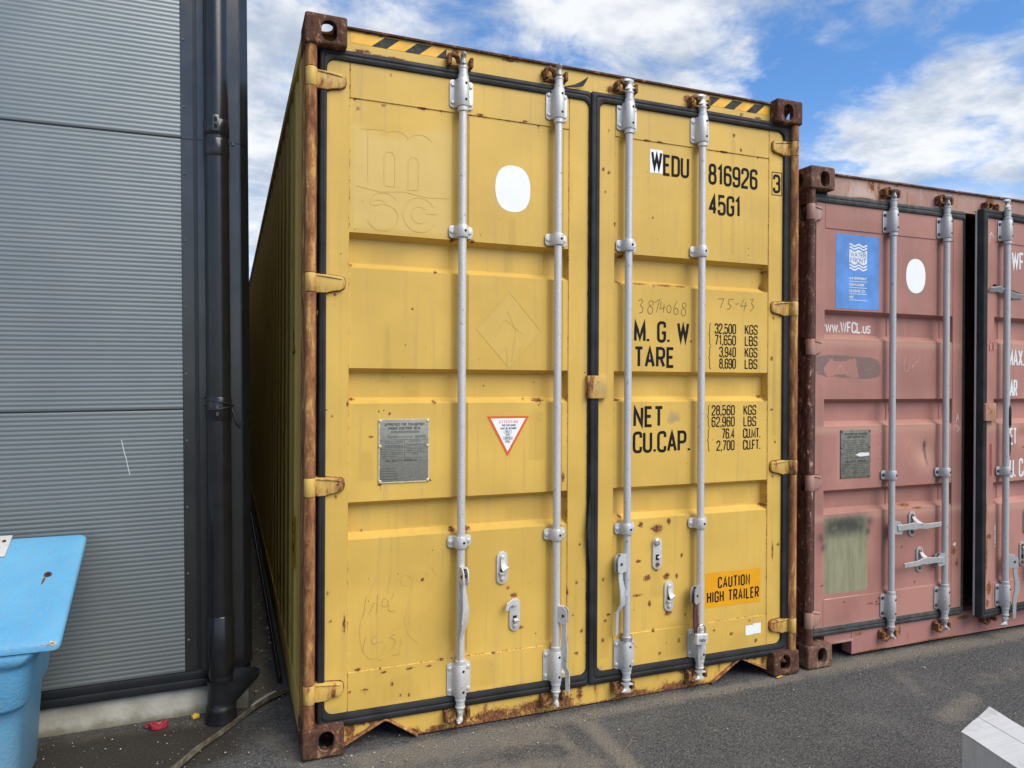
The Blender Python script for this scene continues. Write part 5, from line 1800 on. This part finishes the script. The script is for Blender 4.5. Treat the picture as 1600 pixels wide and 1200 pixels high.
    text(t, 'APPROVED FOR TRANSPORT', .290, .450, 1.195, 1.206, .002, fp)
    text(t, 'UNDER CUSTOMS SEAL', .305, .435, 1.180, 1.191, .002, fp)
    text(t, 'CSC SAFETY APPROVAL', .295, .445, 1.048, 1.059, .002, fp)
    rr = random.Random(8)
    z = 1.165
    while z > .985:
        if not 1.04 < z < 1.066:
            x = .275
            while x < .455:
                w_ = rr.uniform(.006, .02)
                if rr.random() < .8:
                    ribbon(t, [(x, z), (min(x + w_, .462), z)], .0026, fp)
                x += w_ + .004
        z -= .0115
    t.build('lettering', 'plate_print', DL, 0, fix=False)
    t = MB()
    poly(t, [(.362, 1.088), (.40, 1.10), (.462, 1.098), (.464, 1.082), (.40, 1.078)], flatbox(y0 - .0064))
    t.build('plate_scuff', 'white_print', DL, 0, fix=False)
    for (x, z) in ((.270, 1.217), (.468, 1.217), (.270, 1.13), (.468, 1.13), (.270, .972), (.468, .972)):
        t = MB()
        bolt(t, x, y0 - .005, z, .006, .004, 10)
        t.build('rivet', 'plate_dark', DL, 30)
    # lettering on the open door (only what the picture shows)
    for (s_, a0, a1, b0, b1) in (('WF', 1.487, 1.606, 2.142, 2.248), ('MAX.G', 1.452, 1.665, 1.577, 1.677), ('TAR', 1.440, 1.550, 1.398, 1.498), ('NET', 1.440, 1.552, 1.117, 1.217), ('CU. CA', 1.435, 1.660, .925, 1.035)):
        t = MB()
        text(t, s_, a0, a1, b0, b1, .0135, pR, gap=.5)
        t.build('lettering', 'white_print', DR, 0, fix=False)
    # scratches and crayon
    t = MB()

    def arc(cx, cz, rx, rz, a0, a1, n=12):
        return [(cx + rx * math.cos(rad(a0 + (a1 - a0) * i / n)), cz + rz * math.sin(rad(a0 + (a1 - a0) * i / n))) for i in range(n + 1)]
    for pth in ([(.735, 1.625), (.720, 1.575), (.728, 1.545), (.752, 1.540), (.772, 1.60)], [(.790, 1.58), (.792, 1.52)], [(.782, 1.565), (.83, 1.60), (.845, 1.635)], arc(.80, 1.09, .06, .075, 110, 250), arc(.93, 1.06, .10, .10, -80, 60), arc(.93, 1.01, .08, .05, -70, 40), [(.86, 1.19), (.93, 1.17)], arc(.55, 1.10, .012, .03, 0, 360), arc(.548, 1.02, .012, .03, 0, 300), [(.540, 1.17), (.552, 1.14)], [(.548, .96), (.556, .93)],
                [(.24, 1.545), (.26, 1.57), (.28, 1.54)], [(.16, .33), (1.09, .335)]):
        ribbon(t, pth, .0026, pL)
    t.build('scratches', 'scratch_light', DL, 0, fix=False, kind='stuff')
    t = MB()
    for pth in ([(1.140, 1.30), (1.128, 1.25)], [(1.140, 1.30), (1.150, 1.26)], [(1.130, 1.272), (1.148, 1.276)], [(1.128, 1.235), (1.155, 1.215), (1.135, 1.195)]):
        ribbon(t, pth, .003, pL)
    t.build('chalk_marks', 'white_print', DL, 0, fix=False, kind='stuff')
    t = MB()
    for pth in (arc(.665, 1.33, .010, .016, 0, 360), [(.53, .300), (.56, .303)], [(.52, .268), (.56, .270)], [(.46, .278), (.50, .276)]):
        ribbon(t, pth, .008, pL)
    t.build('crayon_marks', 'red_crayon', DL, 0, fix=False, kind='stuff')
    t = MB()
    ribbon(t, [(1.292, 1.13), (1.296, .95)], .020, pR)
    t.build('crayon_bar', 'red_crayon', DR, 0, fix=False)
    t = MB()
    for pth in ([(1.258, 1.70), (1.275, 1.68), (1.268, 1.665)], [(1.28, 1.72), (1.276, 1.66)], [(1.30, 1.715), (1.305, 1.67), (1.29, 1.66)], [(1.315, 1.71), (1.31, 1.66)]):
        ribbon(t, pth, .005, pR)
    t.build('crayon_marks', 'red_crayon', DR, 0, fix=False, kind='stuff')
    t = MB()
    for pth in ([(1.285, 2.34), (1.265, 2.28)], [(1.285, 2.34), (1.262, 2.315)], [(1.285, 2.34), (1.308, 2.31)]):
        ribbon(t, pth, .003, pR)
    t.build('chalk_arrow', 'white_print', DR, 0, fix=False, kind='stuff')
    # flattened metal strip caught on the door
    MB().lever([(1.258, .045, 2.010), (1.33, .036, 2.016), (1.42, .040, 1.998), (1.50, .046, 1.985), (1.585, .050, 1.988)], [.03, .034, .030, .036, .024], .006, (0, -.5, .9)).lever([(1.30, .046, 2.040), (1.40, .046, 2.022), (1.50, .048, 2.008), (1.588, .050, 1.996)], [.010, .014, .014, .010], .010, (0, 0, 1), 1).build('bent_metal_strip', ['galv_grey', 'casting_rust'], DR)
    # dark tape on the bar
    MB().tube([(1.390 + .004, YC - .0175, 1.35), (1.390 + .004, YC - .0180, 1.33), (1.390 + .004, YC - .0180, 1.24), (1.390 + .004, YC - .0175, 1.22)], [.003, .008, .008, .003], 8).tube([(1.390 + .006, YC - .0165, 1.19), (1.390 + .008, YC - .0165, 1.16), (1.390 + .009, YC - .016, 1.09), (1.390 + .008, YC - .0165, 1.06)], [.002, .006, .005, .002], 8).build('tape_smear', 'rubber', moved[1])
    for o in moved:
        o.matrix_local = M
    return R, M


RED_ROOT, RED_M = red_container()
pk = RED_M @ Vector((1.655, -.005, .47)) + Vector((2.503, .01, 0))
padlock('padlock', 'dull steel padlock on the latch of the open red door, cut by the picture edge', pk.x, pk.y, pk.z - .03, .070, .085, .024, 0, None, 'chrome', 'zinc')


# ------------------------------------------------------------------ clad building
def building():
    B = thing('warehouse', 'grey ribbed-clad building with black trim and downpipe left of the yellow container', 'building', (-.165, .57, 0))
    OFF[B.name] = Vector((0, 0, 0))
    B.rotation_euler = (0, -.0115, 0)
    x0, x1 = -6.0, -.272

    def ribbed(z0, z1):
        pitch = (z1 - z0) / round((z1 - z0) / .0190)
        n = int(round((z1 - z0) / pitch))
        sec = [(0.004, z0), (0.0, z0 + .002)]
        for i in range(n):
            z = z0 + i * pitch
            # shallow zigzag rib: lower flank faces down, upper flank faces up
            sec += [(.0011, z + pitch * .03), (-.0009, z + pitch * .47), (-.0011, z + pitch * .53), (.0009, z + pitch * .98)]
        sec += [(0.0, z1 - .002), (0.004, z1)]
        sec = [(y, min(max(z, z0), z1)) for y, z in sec]
        vs, fs = [], []
        for x in (x0, -3, -1.2, x1):
            for (y, z) in sec:
                vs.append((x, y, z))
        m = len(sec)
        for k in range(3):
            for i in range(m - 1):
                fs.append((k * m + i, (k + 1) * m + i, (k + 1) * m + i + 1, k * m + i + 1))
        MB().add(vs, fs).build('wall_panel', 'cladding', B, 30, fix=False)
    for z0, z1 in ((.202, 1.343), (1.349, 2.521), (2.527, 3.70), (3.706, 4.88)):
        ribbed(z0, z1)
    t = MB()
    ribbon(t, [(-.510, 1.223), (-.498, 1.160), (-.494, 1.149), (-.486, 1.105), (-.479, 1.073)], .0026, flatbox(-.0022))
    t.build('paint_scratch', 'white_print', B, 0, fix=False)
    # dark core behind the joints, side wall and roof edge
    MB().box(x0, -.03, .0045, .09, .13, 4.95).build('wall_core', 'trim_black', B, 0)
    MB().box(-.10, -.002, .095, 13.0, .13, 4.95).build('end_wall', 'trim_black', B, 0)
    MB().box(x0, .01, -.03, .25, 4.952, 5.10, .004).build('roof_flashing', 'trim_grey', B)
    # plinth and base flashing
    MB().box(x0, -.012, .020, .30, -.05, .128, .006).build('plinth', 'concrete', B)
    MB().box(-.10, -.012, .302, 13.0, -.05, .128).build('plinth', 'concrete', B, 0)
    MB().box(x0, -.004, -.012, .019, .131, .166, .003).build('base_flashing', 'trim_black', B)
    MB().box(x0, -.030, -.004, .0185, .1675, .200, .003).build('drip_flashing', 'trim_black', B)
    # corner trims
    for z0, z1 in ((.2015, 2.520), (2.5225, 4.94)):
        MB().box(-.2700, -.2225, -.0050, .004, z0, z1).build('trim_strip', 'trim_grey', B, 0)
        MB().box(-.2050, -.0350, -.0140, .004, z0, z1).build('trim_strip', 'trim_grey', B, 0)
        MB().prism([(-.0345, -.0140), (-.030, -.014), (.004, .030), (.004, .090), (-.030, .090)], z0, z1, axis='z').build('corner_trim', 'trim_black', B, 0)
    for i in range(12):
        z = .34 + i * .29
        t = MB()
        bolt(t, -.258, -.0050, z, .0055, .004, 10)
        t.build('screw', 'screw_steel', B, 30)
    # downpipe
    cx, cy = -.1265, -.078
    t = MB()
    t.tube([(cx, cy, .215), (cx, cy, 2.0), (cx, cy, 4.95)], .0495, 28)
    dp = t.build('downpipe', 'pipe_black', B, 40)
    MB().tube([(cx, cy, .205), (cx, cy, .210), (cx, cy, .455), (cx, cy, .460)], [.054, .0555, .0555, .0525], 28).build('pipe_socket', 'pipe_black', dp, 40)
    MB().tube([(cx, cy, 2.43), (cx, cy, 2.435), (cx, cy, 2.50), (cx, cy, 2.505)], [.0505, .0525, .0525, .0505], 28).build('pipe_socket', 'pipe_black', dp, 40)
    MB().tube([(cx, cy, 2.52), (cx, cy, 2.522), (cx, cy, 2.586), (cx, cy, 2.588)], [.051, .0525, .0525, .051], 28).build('pipe_clip', 'pipe_black', dp, 40)
    tab = MB().box(cx - .016, cx + .010, cy - .0575, cy - .049, 2.530, 2.600, .002).build('clip_tab', 'trim_grey', dp)
    for z in (2.540, 2.570):
        MB().box(cx - .008, cx + .003, cy - .0582, cy - .0572, z, z + .020, .0004).build('clip_slot', 'hole_black', dp, 0)
    t = MB()
    bolt(t, cx + .066, -.0145, 2.515, .007, .006)
    t.build('clip_screw', 'screw_steel', dp, 30)
    MB().tube([(cx, cy, 1.300), (cx, cy, 1.303), (cx, cy, 1.397), (cx, cy, 1.400)], [.0505, .052, .052, .0505], 28).build('pipe_clip', 'pipe_black', dp, 40)
    MB().box(cx - .014, cx + .004, cy - .0565, cy - .049, 1.315, 1.385, .002).build('clip_tab', 'pipe_black', dp)
    for z in (1.322, 1.352):
        MB().box(cx - .009, cx, cy - .0575, cy - .0563, z, z + .014, .0004).build('clip_slot', 'screw_steel', dp, 0)
    # cable wound round the pipe
    rr = random.Random(2)
    pts = []
    for k in range(44):
        an = k * .32 + 2.2
        pts.append((cx + (.0565 + rr.uniform(0, .002)) * math.cos(an), cy + (.0565 + rr.uniform(0, .002)) * math.sin(an), 1.402 - .018 * (k / 20) - .05 * (math.cos(an * .5) > 0) * 0 - .04 * (.5 - .5 * math.cos(k * .16))))
    MB().tube(pts, .0032, 6).build('pipe_cable', 'cable', dp)
    MB().tube([(cx + .055, cy - .02, 1.345), (cx + .064, cy - .028, 1.32), (cx + .070, cy - .022, 1.285), (cx + .088, cy - .022, 1.262)], [.0035, .005, .005, .004], 6).tube([(cx + .056, cy - .02, 1.33), (cx + .068, cy - .030, 1.30), (cx + .084, cy - .026, 1.272), (cx + .100, cy - .022, 1.285)], [.003, .004, .007, .006], 6).build('cable_tail', 'cable', dp)
    MB().tube([(cx, cy, .130), (cx, cy, .135), (cx, cy, .204), (cx, cy, .2045)], [.046, .048, .050, .050], 24).build('pipe_shoe', 'hopper_black', dp, 40)
    return B


building()


def drain_hopper():
    cx, cy = -.292, .490
    D = thing('drain_hopper', 'black plastic drain hopper on the ground under the downpipe', 'drain', (cx, cy, 0))
    n = 32
    rings = []
    for (dx, rx, ry, zl, zr) in ((0, .060, .060, 0, 0), (0, .060, .060, .045, .045), (0, .062, .062, .050, .050), (0, .062, .062, .066, .066), (.002, .058, .058, .070, .070), (.004, .060, .058, .095, .080), (.030, .085, .064, .140, .130), (.047, .104, .070, .168, .168), (.050, .108, .072, .172, .188), (.050, .110, .074, .178, .196), (.050, .106, .070, .178, .196), (.047, .098, .064, .160, .168), (.02, .06, .05, .11, .10), (0, .05, .05, .06, .06)):
        ring = []
        for k in range(n):
            a = 2 * math.pi * k / n
            u = (math.cos(a) + 1) / 2
            ring.append((cx + dx + rx * math.cos(a), cy + ry * math.sin(a), zl * (1 - u) + zr * u))
        rings.append(ring)
    vs = [p for r in rings for p in r]
    fs = []
    for i in range(len(rings) - 1):
        for k in range(n):
            k2 = (k + 1) % n
            fs.append((i * n + k, i * n + k2, (i + 1) * n + k2, (i + 1) * n + k))
    fs.append(tuple((len(rings) - 1) * n + k for k in range(n)))
    MB().add(vs, fs).build('hopper', 'hopper_black', D, 50)
    MB().tube([(cx, cy, 0.0), (cx, cy, .012)], .066, 28).build('ground_collar', 'hopper_black', D, 40)


drain_hopper()


# ------------------------------------------------------------------ blue grit bin
def grit_bin():
    G = thing('grit_bin', 'sky-blue plastic grit bin with sloping lid against the clad wall', 'bin', (-1.32, .24, 0))
    zt = lambda y: .572 + (y + .0) * .52
    xr, xl = 0, 0

    def loop(x0, x1, y0, y1, r, zf, k=6):
        return [(x, y, zf(y)) for x, y in rr_loop(x0, x1, y0, y1, r, k)]
    c = lambda v: (lambda y: v)
    rings = [loop(-1.690, -.955, .055, .425, .06, c(0.0)), loop(-1.694, -.951, .052, .428, .06, c(.012)), loop(-1.712, -.932, .035, .430, .07, c(.325)), loop(-1.714, -.928, .032, .431, .07, c(.335)), loop(-1.722, -.918, -.002, .432, .07, c(.345)), loop(-1.726, -.912, -.010, .432, .07, c(.358)),
             loop(-1.748, -.890, -.016, .434, .07, lambda y: .358 + (zt(y) - .358) * .60), loop(-1.752, -.886, -.020, .434, .07, lambda y: .358 + (zt(y) - .358) * .70), loop(-1.762, -.866, -.036, .436, .07, lambda y: .358 + (zt(y) - .358) * .78), loop(-1.772, -.850, -.040, .438, .065, lambda y: zt(y) - .012), loop(-1.76, -.862, -.03, .43, .06, zt)]
    n = len(rings[0])
    vs = [p for r in rings for p in r]
    fs = []
    for i in range(len(rings) - 1):
        for k in range(n):
            k2 = (k + 1) % n
            fs.append((i * n + k, i * n + k2, (i + 1) * n + k2, (i + 1) * n + k))
    fs.append(tuple(range(n))[::-1])
    fs.append(tuple((len(rings) - 1) * n + k for k in range(n)))
    b = MB().add(vs, fs).build('tub', 'bin_blue', G, 60)
    a = b.data.attributes.new('grime', 'FLOAT', 'POINT')
    a.data.foreach_set('value', [max(0, min(1, 1.0 - v.co.z / .40)) * .8 for v in b.data.vertices])
    # lid: sloped slab with a rounded rim
    def lz(y):
        return .590 + (y + .03) * .53
    prof = [(0.012, -.030), (0.0, -.026), (-.001, -.010), (.004, -.002), (.012, .001), (.030, .003), (.036, .0045), (.07, .0045)]
    vs, fs = [], []
    X0, X1, Y0, Y1 = -1.812, -.798, -.046, .462
    L_ = []
    for (ins, dz) in prof:
        L_.append([(x, y, lz(y) + dz) for x, y in rr_loop(X0 + ins, X1 - ins, Y0 + ins, Y1 - ins, .022, 6)])
    for r in L_:
        vs += r
    n = len(L_[0])
    for i in range(len(L_) - 1):
        for k in range(n):
            k2 = (k + 1) % n
            fs.append((i * n + k, i * n + k2, (i + 1) * n + k2, (i + 1) * n + k))
    fs.append(tuple((len(L_) - 1) * n + k for k in range(n)))
    fs.append(tuple(range(n))[::-1])
    ld = MB().add(vs, fs).build('lid', 'bin_blue', G, 50)
    sl = math.atan(.53)
    rot = Matrix.Rotation(sl, 3, 'X')
    MB().box(-1.17, -1.052, .345, .468, lz(.407) + .006, lz(.407) + .012, .0015, rot=rot).build('hinge_plate', 'galv_white', ld)
    for (x, y) in ((-.892, .252), (-1.072, .432)):
        t = MB()
        z = lz(y) + .0045
        nrm = Vector((0, -math.sin(sl), math.cos(sl)))
        p = Vector((x, y, z))
        t.tube([p, p + nrm * .003], .013, 14)
        t.tube([p + nrm * .003, p + nrm * .009], .0075, 6)
        t.build('lid_bolt', 'rusty_lever', ld, 30)
    t = MB()
    p = lambda x, y: (x, y, lz(y) + .0052)
    t.add([p(-.895, .245), (p(-.899, .21)), p(-.906, .205), p(-.904, .24)], [(0, 1, 2, 3)])
    t.build('rust_run', 'orange_sticker' if False else 'keeper_rust', ld, 0)
    rr = random.Random(9)
    for (cx0, s_) in ((-.822, 1.0), (-.848, .55)):
        t = MB()
        bm = bmesh.new()
        bmesh.ops.create_icosphere(bm, subdivisions=2, radius=.011 * s_)
        for v in bm.verts:
            v.co *= rr.uniform(.65, 1.25)
            v.co.x *= 1.5
            v.co += Vector((cx0, -.040, lz(-.046) - .004))
        t.add_bm(bm)
        t.build('chipped_edge', 'bin_chip', ld, 0)


grit_bin()


# ------------------------------------------------------------------ loose things on the ground
def carton():
    Bx = thing('cardboard_box', 'grubby white cardboard box with a torn corner at bottom right', 'box', (2.12, -1.35, 0))
    h = .300
    A, B_ = Vector((2.035, -1.175)), Vector((2.300, -1.083))
    dl = Vector((-.10, -.40))
    C_, D_ = B_ + dl, A + dl
    rr = random.Random(4)

    def edge(p, q, n, z, j=.0):
        return [(p.x + (q.x - p.x) * i / n, p.y + (q.y - p.y) * i / n, z + rr.uniform(-j, j)) for i in range(n)]
    bot = edge(A, B_, 6, 0) + edge(B_, C_, 8, 0) + edge(C_, D_, 6, 0) + edge(D_, A, 8, 0)
    top = [(x, y, h - .004) for x, y, z in bot]
    n = len(bot)
    MB().add(bot + top, [(i, (i + 1) % n, n + (i + 1) % n, n + i) for i in range(n)] + [tuple(range(n))[::-1]]).build('sides', 'carton', Bx, 20)
    # top flaps: two long ones meeting at a slightly raised seam, edges overhang a little
    ax, lx = (B_ - A), dl

    def P(u, v, z):
        q = A + ax * u + lx * v
        return (q.x, q.y, z)
    for nm, u0, u1 in (('flap', -.010, .585), ('flap', .60, 1.006)):
        vs, fs = [], []
        nu, nv = 10, 14
        for k in (0, -.0035):
            for j in range(nv + 1):
                for i in range(nu + 1):
                    u = u0 + (u1 - u0) * i / nu
                    v = -.012 + 1.02 * j / nv
                    z = h + .0012 * math.sin(u * 5) + .0008 * math.sin(v * 9 + u * 7)
                    if u > .55:
                        z += .004 * max(0, (u - .60) / .40) * max(0, 1 - v / .22) * (1 if u1 > 1 else 0)
                    if i == 0 and u0 < 0:
                        z += .0008 + .0006 * math.sin(j)
                    vs.append(P(u, v, z + k))
        m = (nu + 1) * (nv + 1)
        for j in range(nv):
            for i in range(nu):
                a = j * (nu + 1) + i
                fs.append((a, a + 1, a + nu + 2, a + nu + 1))
                fs.append((m + a, m + a + nu + 1, m + a + nu + 2, m + a + 1))
        rim = [i for i in range(nu + 1)] + [j * (nu + 1) + nu for j in range(1, nv + 1)] + [nv * (nu + 1) + i for i in range(nu - 1, -1, -1)] + [j * (nu + 1) for j in range(nv - 1, 0, -1)]
        for i in range(len(rim)):
            a, b = rim[i], rim[(i + 1) % len(rim)]
            fs.append((a, m + a, m + b, b))
        MB().add(vs, fs).build(nm, 'carton', Bx, 40)


carton()


def litter():
    # bent plastic trim on the ground
    path = [(-.52, -.02), (-.437, .125), (-.37, .245), (-.305, .341), (-.235, .445), (-.171, .526), (-.10, .598), (-.035, .650), (-.012, .672)]
    P = [Vector((x, y, .010 + .006 * math.sin(i * 1.3))) for i, (x, y) in enumerate(path)]
    S = thing('plastic_trim', 'long bent brown plastic trim strip lying between wall and yellow container', 'trim', (-.3, .35, 0))
    mb = MB()
    mb.lever(P, .034, .004, (1, -.4, .15))
    mb.lever([p + Vector((.014, -.008, .010)) for p in P], .022, .003, (0, 0, 1))
    mb.build('strip', 'strip_plastic', S)
    W_ = thing('white_strip', 'broken pale plastic strip lying by the foot of the yellow container', 'strip', (-.11, .58, .02))
    pts = [Vector((-.168, .515, .030)), Vector((-.14, .549, .034)), Vector((-.11, .579, .036)), Vector((-.078, .610, .036)), Vector((-.060, .630, .034))]
    MB().lever(pts, [.010, .022, .018, .022, .008], .006, (.8, -.6, .3)).build('strip_piece', 'galv_white', W_)
    # black pipe along the container foot
    pp = MB().tube([(-.030, .80, .014), (-.028, 2.0, .013), (-.030, 4.0, .013), (-.026, 7.5, .013)], .012, 12).build('black_pipe', 'pipe_black', None)
    pp['label'] = 'thin black pipe lying along the foot of the yellow container'
    pp['category'] = 'pipe'
    # crushed red cap
    rr = random.Random(6)
    C0 = Vector((-.537, .505, 0))
    Rc = thing('red_cap', 'crushed red plastic cap lying by the concrete plinth', 'cap', C0)
    vs, fs = [], []
    n = 20
    prof = [(.030, .0), (.033, .006), (.031, .020), (.026, .021), (.022, .012), (.004, .010)]
    for (r, z) in prof:
        for k in range(n):
            a = 2 * math.pi * k / n
            q = r * (1 + .16 * math.sin(2 * a + .6))
            vs.append((C0.x + q * math.cos(a), C0.y + q * .85 * math.sin(a), z * (1 + .35 * math.cos(a * 2)) + .001))
    for i in range(len(prof) - 1):
        for k in range(n):
            k2 = (k + 1) % n
            fs.append((i * n + k, i * n + k2, (i + 1) * n + k2, (i + 1) * n + k))
    fs.append(tuple((len(prof) - 1) * n + k for k in range(n)))
    MB().add(vs, fs).build('cap', 'red_plastic', Rc)
    MB().tube([C0 + Vector((-.030, .012, .010)), C0 + Vector((-.045, .026, .014)), C0 + Vector((-.056, .020, .010)), C0 + Vector((-.050, .004, .008)), C0 + Vector((-.034, .002, .012))], .004, 8).build('tab', 'red_plastic', Rc)
    o = MB().box(-.412, -.382, .535, .555, .001, .016, .004, rot=rotz(.5)).tube([(-.397, .545, .014), (-.397, .545, .020)], .008, 10).build('yellow_cap', 'yellow_plastic', None)
    o['label'] = 'small yellow plastic cap at the foot of the concrete plinth'
    o['category'] = 'cap'
    o = MB().lever([(2.283, -.010, .003), (2.305, -.006, .004), (2.325, -.002, .003)], [.008, .010, .006], .002, (0, 1, .1)).build('wood_chip', 'yellow_plastic', None)
    o['label'] = 'small pale yellow chip at the yellow container right foot'
    o['category'] = 'chip'
    mb = MB().tube([(1.20, -.37, .003), (1.235, -.345, .006), (1.262, -.325, .012), (1.285, -.300, .018)], [.0012, .0015, .0012, .0008], 5).tube([(1.24, -.343, .007), (1.238, -.318, .012)], [.0011, .0006], 5).tube([(1.262, -.325, .012), (1.285, -.330, .010)], [.001, .0006], 5)
    o = mb.build('twig', 'twig', None)
    o['label'] = 'thin dry twig on the asphalt in front of the yellow container'
    o['category'] = 'twig'


litter()
